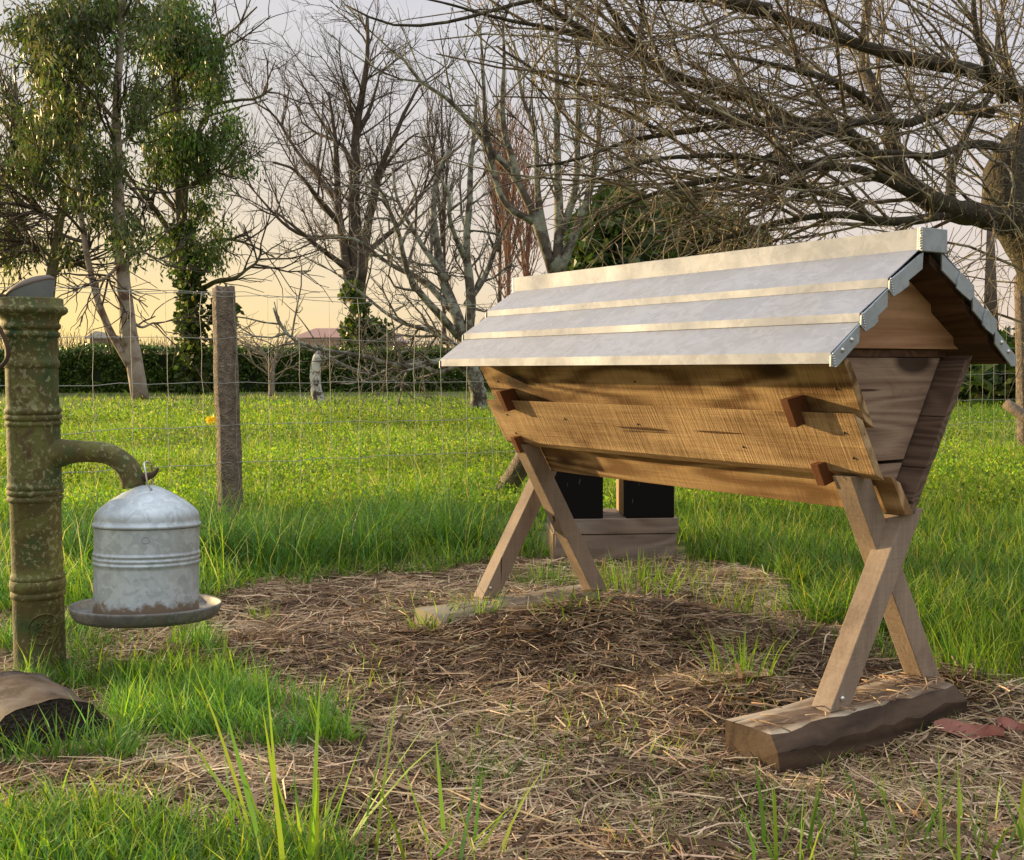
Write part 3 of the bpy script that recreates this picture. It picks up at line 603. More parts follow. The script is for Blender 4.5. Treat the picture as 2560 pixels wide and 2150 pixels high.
arm = [at(x, y, PD - .03) - [PX, PY, 0] for x, y in ((-60, 722), (-5, 728), (14, 732), (30, 738))]
Acc().tube(resample(arm, 12), np.linspace(.008, .004, 12), 10).obj('handle_pivot', rust, pump)
# cement lump round the foot
V, Q = lathe([(.055, .03), (.066, .024), (.076, .008), (.085, -.02)], 30, .2); link('cement_collar', npmesh('cement_collar', V, [Q]), plainmat('mossy_cement', (.17, .155, .10), .9, 0, .45, 30), pump, True)

# ------------------------------------------------------------------ hanging poultry drinker
DD = 2.33
dq = at(367, 1284, DD)
dr = empty('poultry_drinker', tuple(dq), label='galvanised poultry drinker hanging from the pump spout', cat='poultry drinker')
dr.rotation_euler = (R(-3.4), R(.6), 0)
galv = metalmat('galvanised_drum', (.45, .52, .56), .5, .4, .15, dirt=(.17, .125, .08), dirtz=(-.2, -.155))
galv2 = metalmat('stained_tray', (.18, .185, .18), .6, .3, .25, dirt=(.16, .115, .075))
r0 = .107
dome = [(.0, .0665), (.012, .066), (.026, .062), (.05, .0505), (.078, .033), (.097, .018), (.1045, .009), (.1065, .002), (.107, -.004), (.1072, -.0125), (.1105, -.0135), (.1105, -.0195), (.107, -.0205)]
latheo('dome', dome, galv, dr, 64)
dz = zz(1284) if False else 0
drum = [(r0, -.0212), (r0, -.07)]
for k in range(3): z = -.073 - k * .0095; drum += [(r0, z), (r0 + .0022, z - .002), (r0 + .0022, z - .005), (r0, z - .007)]
drum += [(r0, -.106), (r0, -.19), (r0 + .001, -.2005)]
do = latheo('drum', drum, galv, dr, 64)
tray = [(.08, -.205), (.138, -.2035), (.146, -.199), (.1515, -.188), (.1535, -.1845), (.1555, -.186), (.155, -.190), (.1495, -.205), (.1425, -.2135), (.02, -.2155), (0, -.2155)]
latheo('tray', tray, galv2, dr, 64)
def ond(px, r):  # point on the drum face in drinker space from an angle and height
    return px
a0 = -math.pi / 2 + math.asin((403 - 367) / 126.)
em = Acc(); em.tube([[(r0 + .0006) * math.cos(a0 + .0068 / r0 * math.cos(t)), (r0 + .0006) * math.sin(a0 + .0068 / r0 * math.cos(t)), -.040 + .0068 * math.sin(t)] for t in np.linspace(0, 2 * np.pi, 25)], .0009, 6)
em.obj('embossed_ring', galv, do)
wl = [np.array(v) for v in ((.0185, -.03, .0575), (.011, -.034, .072), (.006, -.034, .098), (.001, -.027, .112), (-.001, -.008, .1155), (-.001, .018, .112), (0, .028, .096), (.0, .03, .07), (.004, .032, .058))]
Acc().tube(resample(wl, 40), .0022, 10).obj('wire_handle', steel, dr)

# ------------------------------------------------------------------ fence
FX, FY = at(576, 1290, 4.85)[:2]; RP = at(2556, 1135, 8.5)[:2]
fd = nrm(RP - np.array([FX, FY]))
w_post = barkmat('weathered_post', (.11, .082, .06), (.26, .21, .16), (.34, .30, .24), 60., 12., .35, .9)
def post(name, base, top, r, label, seed):
    t = np.linspace(0, 1, 26); P = base[None] * (1 - t)[:, None] + top[None] * t[:, None]; P[:, 0] += (vnoise(t * 5 + seed, t * 0 + 3) - .5) * r * .25
    V, Q, C = tubes(P[None], (r * (1.05 - .1 * t) * (1 + (vnoise(t * 9, t * 0 + seed) - .5) * .1))[None], 20, 0)
    k = np.arange(20); g = 1 + .05 * np.sin(k * 2.1 + seed) + .06 * (np.random.default_rng(int(seed)).random(20) - .5)
    V = V.reshape(26, 20, 3); c = P[:, None]; V = c + (V - c) * g[None, :, None]
    V[-1, :, 2] += (np.random.default_rng(5).random(20) - .5) * .012
    return link(name, npmesh(name, V.reshape(-1, 3), [Q, C]), w_post, None, False, label=label, cat='fence post')
post('fence_post', np.array([FX, FY, -.05]), at(559, 713, 4.85), .052, 'round weathered wooden post standing in the wire fence by the drinker', 2)
pR = post('fence_post', np.array([RP[0] + .03, RP[1], -.05]), at(2556, 700, 8.5), .06, 'thin wooden fence post by the tree on the far side of the hive', 4)
tuse = post('brace_post', at(1236, 1240, 5.6) * [1, 1, 0] + [0, 0, -.03], at(1345, 1095, 5.2), .05, 'dark split timber leaning behind the crossed legs', 6)
hz = [float(at(565, y, 4.85)[2]) for y in (728, 838, 950, 1055, 1150)]
net = Acc(); tt = np.arange(-2.2, 6.6, .15)
for z in hz + [hz[0] - .012]:
    s = np.linspace(-2.3, 7.4, 90); w = .0014
    P = np.stack([FX + fd[0] * s, FY + fd[1] * s - .06, z - .02 * np.sin((s % 5.9) / 5.9 * np.pi) + .004 * rng.normal(size=90)], 1); net.tube(P, w, 4)
for s in tt:
    zs = np.linspace(.02, hz[0], 12); P = np.stack([FX + fd[0] * s + .003 * rng.normal(size=12), FY + fd[1] * s - .06 + 0 * zs, zs], 1); net.tube(P, .00105, 4)
net.obj('wire_netting', M_WIRE, label='galvanised wire mesh strung along the field edge', cat='wire fence')
# slanting pole hung on a wire at the right
pa, pc = at(2516, 1018, 5.6), at(2690, 1150, 5.3)
pole = Acc().tube(resample([pa, (pa + pc) / 2 + [0, 0, .005], pc], 8), .027, 12, rough=.04).obj('hanging_pole', barkmat('pole_bark', (.10, .075, .055), (.2, .16, .12), None, 50, 10), label='cut wooden pole slung on a wire beyond the hive roof', cat='pole')
Acc().tube([pa + [.005, 0, .02], at(2560, 905, 5.7)], .002, 5).obj('hanger_wire', rust, pole)

# ------------------------------------------------------------------ black box hives on a plank stand
SD = 3.72
sa = at(1392, 1300, SD); stand = empty('plank_stand', (sa[0], sa[1], 0), R(3), label='grey timber plank stand carrying two black boxes', cat='hive stand')
w_stand = woodmat('silvered_plank', (.30, .235, .18), (.13, .09, .065), (1, 6, 6), 3.9, 14., saw=.2, grey=(.33, .29, .25))
w_side = woodmat('pale_box_side', (.52, .40, .22), (.3, .2, .1), (6, 6, 1), 5.5, 8., knots=False)
pxm = SD / F; wS = 308 * pxm; dS = .30
ztop = float(at(1550, 1300, SD)[2])
bmo('plank', box((-.012, 0, ztop - .052), (wS, .05, ztop)), w_stand, stand, bevel=.002)
bmo('plank', box((-.006, .003, -.03), (wS - .006, .045, ztop - .055)), w_stand, stand, bevel=.002)
bmo('plank', box((-.01, .052, ztop - .05), (wS, dS, ztop - .003)), w_stand, stand, bevel=.002)
bmo('plank', box((-.012, .048, -.03), (.03, dS, ztop - .056)), w_side, stand, bevel=.002)
bmo('plank', box((wS - .045, .048, -.03), (wS - .004, dS, ztop - .056)), w_stand, stand, bevel=.002)
blackm = plainmat('black_box_face', (.007, .0065, .006), .9, 0, .5, 30)
blackm.node_tree.nodes['Principled BSDF'].inputs['Specular IOR Level'].default_value = .1
bt = blackm.node_tree; btc = nd(bt, 'ShaderNodeTexCoord'); bmp = nd(bt, 'ShaderNodeMapping'); bmp.inputs['Scale'].default_value = (60, 60, 16); bmp.inputs['Rotation'].default_value = (0, R(25), 0); bt.links.new(btc.outputs['Object'], bmp.inputs[0])
bns = nd(bt, 'ShaderNodeTexNoise', i_Scale=1., i_Detail=4); bt.links.new(bmp.outputs[0], bns.inputs['Vector']); bsr = ramp(bt, [(.68, (0, 0, 0)), (.74, (1, 1, 1))], bns.outputs[0])
bmx = nd(bt, 'ShaderNodeMix', data_type='RGBA'); bt.links.new(bsr.outputs[0], bmx.inputs[0]); bmx.inputs[6].default_value = (.0075, .007, .0065, 1); bmx.inputs[7].default_value = (.06, .055, .05, 1); bt.links.new(bmx.outputs[2], bt.nodes['Principled BSDF'].inputs[0])
def bbox(px0, px1, label, side):
    p0 = (px0 - 1392) * pxm; w = (px1 - px0) * pxm
    e = empty('box_hive', (sa[0] + p0 * math.cos(R(3)), sa[1] + p0 * math.sin(R(3)) + .006, ztop + .001), R(3), label=label, cat='small beehive', group='black boxes on the plank stand')
    hh = .30
    bmo('front_panel', box((0, 0, 0), (w, .012, hh)), blackm, e, bevel=.003)
    bmo('side_panel', box((.002, .0125, 0), (.014, .07, hh)), blackm, e, bevel=.001)
    bmo('side_panel', box((.002, .0705, 0), (.014, .24, hh)), w_side, e, bevel=.001)
    bmo('side_panel', box((w - .014, .0125, 0), (w - .002, .24, hh)), w_side, e, bevel=.001)
    bmo('back_panel', box((.0145, .228, 0), (w - .0145, .24, hh)), w_side, e)
    bmo('lid', box((-.004, -.004, hh + .001), (w + .004, .245, hh + .018)), blackm, e, bevel=.002)
bbox(1385, 1508, 'black box hive beside the crossed leg of the hive', 0)
bbox(1566, 1689, 'black box hive with pale left side at the end of the stand', 1)
# rusty stake
sk = at(1508, 1432, 3.45); Acc().tube([sk * [1, 1, 0] + [0, 0, -.02], at(1508, 1397, 3.45)], .0055, 8).obj('rusty_stake', plainmat('rust_stake', (.16, .07, .035), .8, 0, .3), label='short rusty stake poking from grass before the plank stand', cat='stake')

# ------------------------------------------------------------------ half log and dead leaves
lg = at(108, 1862, 1.86); LGR = .104
lax = nrm(np.array([-.66, .75, 0.])); side = np.array([.75, .66, 0.])
n = 26; a = np.linspace(-.35, np.pi + .35, n); rows = []
rr2 = np.random.default_rng(11)
wob = 1 + .05 * (rr2.random(n) - .5)
for k, s in enumerate(np.linspace(0, .24, 8)):
    r = LGR * wob * (1 + .015 * rr2.normal(size=n)); rows.append(np.array([lg[0], lg[1], -.002]) + lax * s + np.outer(np.cos(a) * r * 1.18, side) + np.outer(np.sin(a) * r, [0, 0, 1]))
V = np.concatenate(rows); k = np.arange(n - 1); Q = np.concatenate([np.stack([i * n + k, i * n + k + 1, (i + 1) * n + k + 1, (i + 1) * n + k], 1) for i in range(7)])
logt = empty('log', (0, 0, 0), label='dark split log lying in grass at the pump foot', cat='log')
link('bark', npmesh('bark', V, [Q, (7 * n + np.arange(n))[None, ::-1]]), woodmat('log_bark', (.12, .08, .056), (.035, .022, .015), (9, 9, 9), 2.2, 4., knots=False, grey=(.2, .165, .13), stain=.8), logt, True)
cf = []; ctr = np.array([lg[0], lg[1], .02]) - lax * .002
for f in (1.0, .75, .5, .25, .03): cf.append(ctr + (rows[0] - ctr) * f - lax * (.002 + .004 * rr2.random((n, 1))))
V = np.concatenate(cf); Q = np.concatenate([np.stack([i * n + k, i * n + k + 1, (i + 1) * n + k + 1, (i + 1) * n + k], 1) for i in range(4)])
link('cut_end', npmesh('cut_end', V, [Q]), barkmat('log_cut', (.014, .010, .008), (.045, .031, .021), (.12, .115, .10), 70, 30, .36, 1.), logt, False)
def deadleaf(x, y, D, ln, wd, az, label):
    c = ground(np.array(float(x)), np.array(float(y))); m = 9; V = []
    for i in range(m):
        t = i / (m - 1); w = wd * math.sin(math.pi * min(1, t * .93 + .05)) ** .8
        for s in (-1, 0, 1): V.append([(t - .5) * ln, s * w * .5 * (1 - .45 * t), .014 + (.016 if s > 0 else .004) * (s * s) + .004 * math.sin(t * 9)])
    V = np.array(V); ca, sa_ = math.cos(az), math.sin(az); V = np.stack([V[:, 0] * ca - V[:, 1] * sa_, V[:, 0] * sa_ + V[:, 1] * ca, V[:, 2] - .25 * V[:, 1] * 0], 1) + c
    Q = np.array([[3 * i + j, 3 * i + j + 1, 3 * i + 3 + j + 1, 3 * i + 3 + j] for i in range(m - 1) for j in (0, 1)])
    link('dead_leaf', npmesh('dead_leaf', V, [Q]), M_RED, None, True, label=label, cat='dead leaf', group='red dead leaves')
M_RED = plainmat('red_dry_leaf', (.23, .075, .045), .55, 0, .25, 40)
deadleaf(2415, 1872, 0, .115, .062, R(-22), 'pointed red brown leaf lying flat on the straw right of the near plank')
deadleaf(2535, 1858, 0, .07, .035, R(-40), 'smaller curled red leaf half under straw at the frame edge')

# ------------------------------------------------------------------ grass
LUSH = [(.135, .255, .028), (.175, .305, .035), (.085, .175, .026), (.25, .37, .05), (.115, .225, .045)]
YELL = [(.30, .42, .045), (.23, .36, .035), (.38, .43, .07), (.16, .30, .025), (.46, .44, .13)]
BLUE = [(.11, .23, .06), (.15, .29, .09), (.08, .18, .03), (.2, .34, .08)]
def field(n, poly, Lr, Wr, pal, lean=(.05, .5), cv=(.1, .9), seg=2, wpx=.8, pw=1.0, thr=None):
    xs = [p[0] for p in poly]; ys = [p[1] for p in poly]
    px = rng.uniform(min(xs), max(xs), n); py = min(ys) + (max(ys) - min(ys)) * rng.random(n) ** pw
    g0 = gxy(px, py); k = inpoly(px + (fbm(g0[:, 0] * 7, g0[:, 1] * 7) - .5) * 260, py + (fbm(g0[:, 0] * 7 + 9, g0[:, 1] * 7) - .5) * 110, poly); px, py = px[k], py[k]; b = ground(px, py)
    if thr is not None:
        q = fbm(b[:, 0] * thr[0] + thr[2], b[:, 1] * thr[0]) + rng.normal(size=len(b)) * .05 > thr[1]; b = b[q]
    m = len(b); d = b[:, 1]; b[:, 2] -= .004
    ln = rng.uniform(*Lr, m) * (.75 + .6 * fbm(b[:, 0] * 1.7, b[:, 1] * 1.7)); w = np.maximum(rng.uniform(*Wr, m), wpx * d / 1100)
    pt_ = np.clip(.30 + 1.35 * fbm(b[:, 0] * .9 + 31, b[:, 1] * .9) * (.6 + .8 * fbm(b[:, 0] * 4.2, b[:, 1] * 4.2 + 7)), .35, 1.35)[:, None]
    return blades(b, ln * (.75 + .5 * pt_[:, 0]), w, rng.uniform(0, 6.283, m), rng.uniform(*lean, m), rng.uniform(*cv, m), np.clip(pick(pal, m, .2) * pt_, .004, 1), seg)
mead = Acc()
FAR = [(-200, 968), (2760, 968), (2760, 1075), (-200, 1075)]
MID = [(-200, 1040), (2760, 1040), (2760, 1300), (1850, 1300), (1300, 1300), (-200, 1300)]
for n, poly, Lr, Wr, pal, kw in (
        (26000, FAR, (.04, .10), (.003, .006), YELL[:4] + LUSH[:2], dict(wpx=.9)),
        (34000, MID, (.035, .11), (.003, .006), YELL, dict(wpx=.9, cv=(.2, 1.8))),
        (20000, MID, (.03, .10), (.004, .008), LUSH, dict(wpx=1.0, cv=(.3, 1.8)))):
    V, Q, Tt, C = field(n, poly, Lr, Wr, pal, **kw); mead.add(V, Q, Tt, col=C)
# leafy weeds with pale flower tips
n = 85000; px, py = rng.uniform(-150, 2700, n), 1000 + 300 * rng.random(n) ** .9; b = ground(px, py); b[:, 2] += rng.uniform(.0, .10, n) * (.5 + fbm(b[:, 0] * 2, b[:, 1] * 2))
ax0 = nrm(rng.normal(size=(n, 3)) + [0, 0, .6]); V, Q, C = leafquads(b, ax0, np.maximum(.022, b[:, 1] * .0026), np.maximum(.012, b[:, 1] * .0016), np.clip(pick(YELL[:4] + LUSH[:5] + YELL[:2], n, .15) * np.clip(.05 + 1.7 * fbm(b[:, 0] * .8 + 7, b[:, 1] * .8) * (.5 + fbm(b[:, 0] * 5, b[:, 1] * 5 + 3)), .3, 1.35)[:, None], 0, 1)); mead.add(V, Q, col=C)
mead.obj('meadow_grass', M_GRASS, smooth=False, kind='stuff', label='sunlit yellow green meadow beyond the wire fence', cat='grass')
lawn = Acc()
RIGHT = [(1640, 1270), (2760, 1120), (2760, 1660), (2330, 1650), (2100, 1610), (1980, 1520), (1860, 1440), (1700, 1405)]
LEFTB = [(-150, 1270), (640, 1270), (1300, 1250), (1380, 1400), (1000, 1425), (700, 1450), (480, 1490), (300, 1530), (-150, 1540)]
for n, poly, Lr, Wr, pal, kw in (
        (46000, RIGHT, (.03, .115), (.003, .0055), LUSH, dict(seg=3, cv=(.3, 1.9), lean=(.1, .8), pw=.9)),
        (2600, RIGHT, (.10, .19), (.003, .005), LUSH + BLUE, dict(seg=3, cv=(.4, 2.0), thr=(2.2, .52, 5.))),
        (9000, RIGHT, (.05, .13), (.003, .005), YELL, dict(seg=2, cv=(.2, 1.3), pw=1.8)),
        (24000, LEFTB, (.025, .09), (.003, .006), LUSH + YELL[:2] + BLUE[:1], dict(seg=3, cv=(.3, 1.9), lean=(.1, .8))),
        (1500, LEFTB, (.10, .24), (.002, .004), YELL + BLUE, dict(seg=3, cv=(.2, 1.6)))):
    V, Q, Tt, C = field(n, poly, Lr, Wr, pal, **kw); lawn.add(V, Q, Tt, col=C)
P1 = [(-50, 1600), (130, 1590), (420, 1560), (520, 1640), (600, 1730), (860, 1800), (900, 1870), (700, 1905), (520, 1890), (320, 1955), (265, 1900), (230, 1800), (60, 1745), (-50, 1730)]
P3 = [(-60, 1915), (280, 1905), (300, 1960), (60, 1975), (-60, 1965)]
P2 = [(-60, 2075), (250, 2055), (420, 2095), (700, 2135), (900, 2180), (900, 2300), (-60, 2300)]
for n, poly, Lr, Wr, pal, kw in (
        (17000, P1, (.03, .075), (.0018, .004), LUSH + BLUE, dict(seg=3, cv=(.3, 1.7), thr=(7., .42, 2.), wpx=.7)),
        (420, P3, (.03, .09), (.002, .004), LUSH + BLUE, dict(seg=3, cv=(.3, 1.5), wpx=.6)),
        (1700, P1, (.05, .11), (.002, .0035), LUSH + YELL[:2], dict(seg=3, cv=(.2, 1.0), thr=(7., .5, 2.), wpx=.6)),
        (5200, P2, (.03, .085), (.002, .0042), YELL[:4] + LUSH + BLUE, dict(seg=3, cv=(.3, 1.8), wpx=.6)),
        (8000, [(-100, 1410), (2660, 1380), (2660, 2250), (-100, 2250)], (.015, .05), (.0014, .003), LUSH + YELL, dict(seg=3, cv=(.3, 1.6), thr=(3.3, .57, 8.), wpx=.5)),
        (1800, [(1700, 1440), (2560, 1600), (2560, 1800), (2300, 1720), (1900, 1640), (1650, 1540)], (.03, .12), (.0016, .0032), LUSH + YELL, dict(seg=3, thr=(5., .5, 1.), wpx=.5)),
        (1200, [(2200, 1640), (2660, 1640), (2660, 1800), (2340, 1780)], (.03, .12), (.0016, .0032), LUSH + YELL[:2], dict(seg=3, wpx=.5))):
    V, Q, Tt, C = field(n, poly, Lr, Wr, pal, **kw); lawn.add(V, Q, Tt, col=C)
lawn.obj('grass', M_GRASS, smooth=False, kind='stuff', label='lush green grass around the bare straw patch', cat='grass')
def tuft(x, y, n, Lr, Wr, pal, rad, label, lean=(.05, .5), cv=(.2, 1.2), d=None):
    c = ground(np.array(float(x)), np.array(float(y))); a = rng.uniform(0, 6.283, n); rr_ = rad * np.sqrt(rng.random(n))
    b = np.stack([c[0] + rr_ * np.cos(a), c[1] + rr_ * np.sin(a), 0 * a], 1); b[:, 2] = gh(b[:, 0], b[:, 1]) - .004
    az = np.where(rng.random(n) < .7, a, rng.uniform(0, 6.283, n))
    V, Q, Tt, C = blades(b, rng.uniform(*Lr, n), rng.uniform(*Wr, n), az, rng.uniform(*lean, n), rng.uniform(*cv, n), pick(pal, n, .18), 3)
    Acc().add(V, Q, Tt, col=C).obj('grass_tuft', M_GRASS, smooth=False, label=label, cat='grass tuft', group='separate grass tufts')
FR = [(.17, .30, .04), (.24, .36, .05), (.13, .25, .05), (.30, .38, .06)]
tuft(760, 2175, 30, (.12, .30), (.005, .0085), FR, .10, 'tall broad-bladed grass clump rising at the bottom edge of the picture', (.05, .75), (.0, .5))
tuft(1120, 2175, 16, (.08, .20), (.004, .007), FR, .07, 'sparse long blades right of the tall bottom clump', (.05, .8), (.0, .5))
tuft(1960, 2170, 20, (.05, .17), (.004, .007), FR, .07, 'thin upright blades at the bottom edge under the near foot plank', (.02, .4), (.1, .8))
tuft(2420, 2165, 40, (.06, .18), (.004, .007), FR, .16, 'grass clump in the bottom right corner below the red leaves', (.02, .5), (.1, 1.))
tuft(1085, 1602, 90, (.04, .10), (.002, .004), LUSH + YELL[:2], .055, 'grass tuft hugging the left end of the farther foot plank')
tuft(1195, 1590, 90, (.04, .11), (.002, .004), LUSH + YELL[:2], .06, 'grass tuft halfway along the farther foot plank')
tuft(1420, 1615, 90, (.03, .09), (.002, .004), LUSH, .09, 'spreading tuft in the straw below the farther foot plank', (.2, .9))
tuft(1590, 1490, 240, (.05, .14), (.002, .004), LUSH + YELL[:2], .17, 'wide grassy patch in front of the plank stand')
tuft(1850, 1730, 60, (.06, .15), (.002, .004), LUSH + YELL[:1], .07, 'bright upright tuft behind the near foot plank')
tuft(2190, 1662, 120, (.03, .08), (.002, .0035), LUSH, .07, 'low tuft between the near crossed legs')
tuft(2150, 1830, 22, (.04, .10), (.003, .0045), LUSH, .03, 'small weed growing against the front of the near foot plank', (.2, 1.), (.3, 1.2))
tuft(2395, 1730, 45, (.07, .19), (.003, .0045), LUSH + YELL[:1], .06, 'long loose blades at the right end of the near foot plank')
tuft(1170, 1965, 90, (.03, .08), (.002, .004), LUSH, .06, 'dark green tuft alone in the straw at the bottom centre', (.2, .9))
tuft(655, 1545, 50, (.03, .075), (.002, .003), LUSH + YELL[:1], .04, 'little tuft in the straw right of the drinker tray')
tuft(1360, 1470, 110, (.05, .12), (.002, .004), LUSH, .09, 'tuft between the farther legs')
for x, y, n, rad, lb in ((560, 1400, 420, .12, 'arching tussock at the foot of the fence post'), (720, 1420, 300, .12, 'tussock right of the post tussock below the fence'), (900, 1395, 420, .14, 'broad tussock midway between fence post and hive'), (1120, 1372, 460, .13, 'dark dense tussock just left of the crossed far legs'), (1010, 1330, 260, .14, 'thin seeding tussock behind the dense one'), (200, 1390, 300, .15, 'tussock behind the pump column'), (440, 1420, 260, .1, 'tussock right behind the hanging drinker')):
    tuft(x, y, n, (.16, .40), (.0025, .0045), BLUE[:1] + BLUE[2:3] + LUSH[2:3], rad, lb, (.05, .8), (.8, 2.6))
# yellow flower
yf = at(527, 1045, 10.5); e = Acc()
c = np.repeat(yf[None], 46, 0) + rng.normal(size=(46, 3)) * [.02, .02, .016]; V, Q, C = leafquads(c, rng.normal(size=(46, 3)) + [0, 0, .5], .034, .024, pick([(.85, .55, .03), (.8, .6, .05)], 46)); e.add(V, Q, col=C)
e.tube([yf * [1, 1, 0], yf], .004, 5, col=np.array([.2, .28, .05]))
e.obj('yellow_flower', M_LEAF, smooth=False, label='yellow flower head beside the fence post in the meadow', cat='flower')

# ------------------------------------------------------------------ hedge and far scenery
HD = 31.5
hedge = empty('hedge', (0, HD + .6, 0), label='long clipped dark green hedge across the far edge of the meadow', cat='hedge')
hh = float(at(700, 868, HD)[2])
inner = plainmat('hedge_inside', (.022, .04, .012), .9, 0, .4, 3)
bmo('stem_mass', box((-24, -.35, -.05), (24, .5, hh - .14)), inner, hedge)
n = 90000; x = rng.uniform(-24, 24, n); u = rng.random(n); top = u < .22
y = np.where(top, rng.uniform(-.5, .6, n), -.5 + np.abs(rng.normal(size=n)) * .07); z = np.where(top, hh - np.abs(rng.normal(size=n)) * .07 + (fbm(x * .9, x * 0) - .5) * .42 + (rng.random(n) < .06) * rng.random(n) * .16, rng.random(n) * hh)
y += (fbm(x * 1.2, z * 1.5) - .5) * .3
keep = (fbm(x * 2.5, z * 2.5 + 4) > .30) | top
c = np.stack([x, y, z], 1)[keep]; m = len(c)
V, Q, C = leafquads(c, rng.normal(size=(m, 3)) + [0, -.5, .2], rng.uniform(.07, .14, m), rng.uniform(.04, .07, m), pick([(.075, .14, .025), (.11, .19, .035), (.05, .09, .018), (.16, .25, .045)], m, .25))
Acc().add(V, Q, col=C).obj('foliage', M_HEDGE, hedge, False)

def bare_tree(name, label, D, data, levels, m, group=None, sides=(9, 5, 4, 3), base=None, cat='bare tree', k=18, keep=None, twigm=None):
    P, Rd = limbs(data, D, k); b = P[0][0]; root = empty(name, (b[0], b[1], 0), label=label, cat=cat, group=group)
    off = np.array([b[0], b[1], 0])
    a = Acc(); V, Q, C = tubes(P - off, Rd, sides[0], .08); a.add(V, Q, C); a.obj('trunk', m, root)
    tw = Acc(); cp, cr_ = P, Rd
    for li, (n, lr, ang, up, bias, wig, rad, t0) in enumerate(levels):
        ln = np.linalg.norm(np.diff(cp, axis=1), axis=2).sum(1); wt = ln / ln.sum()
        p2, r2 = grow(cp, cr_, n, lr, ang, 6 if li < 2 else 5, up, bias, wig, rad, t0, 1., wt)
        if keep: kk = keep(p2[:, -1]) & keep(p2[:, 0]); p2, r2 = p2[kk], r2[kk]
        V, Q, C = tubes(p2 - off, r2, sides[min(li + 1, 3)]); tw.add(V, Q)
        if li == 0: cp, cr_ = p2, r2
        else:
            cp, cr_ = p2, r2
    tw.obj('branches', twigm or m, root)
    return root, P, off
b_dark = barkmat('brown_bark', (.045, .032, .022), (.10, .075, .052), None, 30, 3)
b_lich = barkmat('lichen_bark', (.045, .036, .026), (.10, .08, .06), (.22, .235, .18), 7., 3, .5)
b_eu = barkmat('flaking_pale_bark', (.22, .175, .13), (.36, .31, .25), (.13, .075, .05), 2.6, 1.2, .42)
b_moss = barkmat('mossy_bark', (.085, .085, .03), (.16, .14, .07), None, 20, 2)
b_red = barkmat('russet_twigs', (.16, .075, .045), (.26, .14, .09), None, 20, 3)
b_big = barkmat('mossy_lichen_bark', (.024, .019, .012), (.065, .054, .028), (.19, .18, .085), 24., 5, .36, .9)
s40 = 40 / F
# tall open tree beyond the hedge
bare_tree('bare_tree', 'tall leafless tree with upswept stems beyond the hedge', 40, [
    (.36, .05, [(896, 905), (896, 800), (894, 690), (892, 560), (890, 430), (896, 320), (910, 240), (925, 150), (925, 50)]),
    (.2, .04, [(880, 720), (866, 620), (848, 520), (842, 400), (836, 300), (826, 220)]), (.12, .03, [(846, 500, 1), (790, 430, 2), (740, 370, 3), (690, 290, 3), (640, 255, 3)]),
    (.13, .03, [(858, 560), (800, 490, -1), (745, 420, -2), (690, 400, -2)]), (.2, .04, [(905, 700), (925, 560), (945, 450), (985, 350), (1020, 270), (1058, 200)]),
    (.14, .03, [(922, 560, 1), (960, 430, 2), (1020, 350, 2), (1050, 330, 2)]), (.13, .03, [(885, 680), (810, 620, -1), (750, 570, -2), (690, 520, -2)]),
    (.12, .03, [(900, 620), (850, 590, 1), (780, 590, 2), (720, 560, 2), (630, 460, 2)]), (.11, .03, [(905, 640), (1000, 560, 1), (1060, 480, 2), (1120, 380, 2)]),
    (.1, .03, [(892, 440), (860, 360), (800, 330, 1), (760, 300, 1)]), (.1, .02, [(896, 330), (930, 270), (960, 160)])],
    [(110, (1.2, 3.2), (25, 60), .10, (0, 0, 0), .14, (.04, .012), .2), (700, (.7, 1.8), (25, 60), .08, (0, 0, 0), .16, (.014, .005), .15), (2600, (.3, 1.0), (20, 60), .05, (0, 0, 0), .18, (.009, .005), .1)], b_dark)
# ivy climbing its foot
def leafmass(name, parent, cl, D, n, ln, wd, pal, off, axz=-.2, m=M_LEAF, rz=1.0, dep=.6):
    cl = np.array(cl, float); wts = (cl[:, 2] ** 2) * (cl[:, 3] if cl.shape[1] > 3 else 1); i = rng.choice(len(cl), n, p=wts / wts.sum())
    r = cl[i, 2] * np.minimum(np.abs(rng.normal(size=n)) * .55, 1.15); a = rng.uniform(0, 6.283, n)
    dd = rng.normal(size=n) * dep
    c = at(cl[i, 0] + r * np.cos(a), cl[i, 1] + r * np.sin(a) * rz, D + dd) - off
    V, Q, C = leafquads(c, rng.normal(size=(n, 3)) * .8 + [0, 0, axz], rng.uniform(ln * .7, ln * 1.3, n), rng.uniform(wd * .7, wd * 1.3, n), pick(pal, n, .25))
    return Acc().add(V, Q, col=C).obj(name, m, parent, False)
IVY = [(.05, .085, .016), (.07, .11, .02), (.11, .15, .03), (.035, .06, .013)]
iv0 = at(900, 900, 39)
ivr = empty('ivy_clump', tuple(iv0 * [1, 1, 0]), label='ivy mound wrapped round the tall bare tree foot', cat='ivy')
leafmass('foliage', ivr, [(890, 860, 34), (890, 820, 30), (900, 770, 24), (885, 720, 20), (925, 850, 34), (955, 830, 26), (925, 810, 22), (870, 730, 14)], 39.2, 5200, .2, .14, IVY, iv0 * [1, 1, 0], dep=.4)
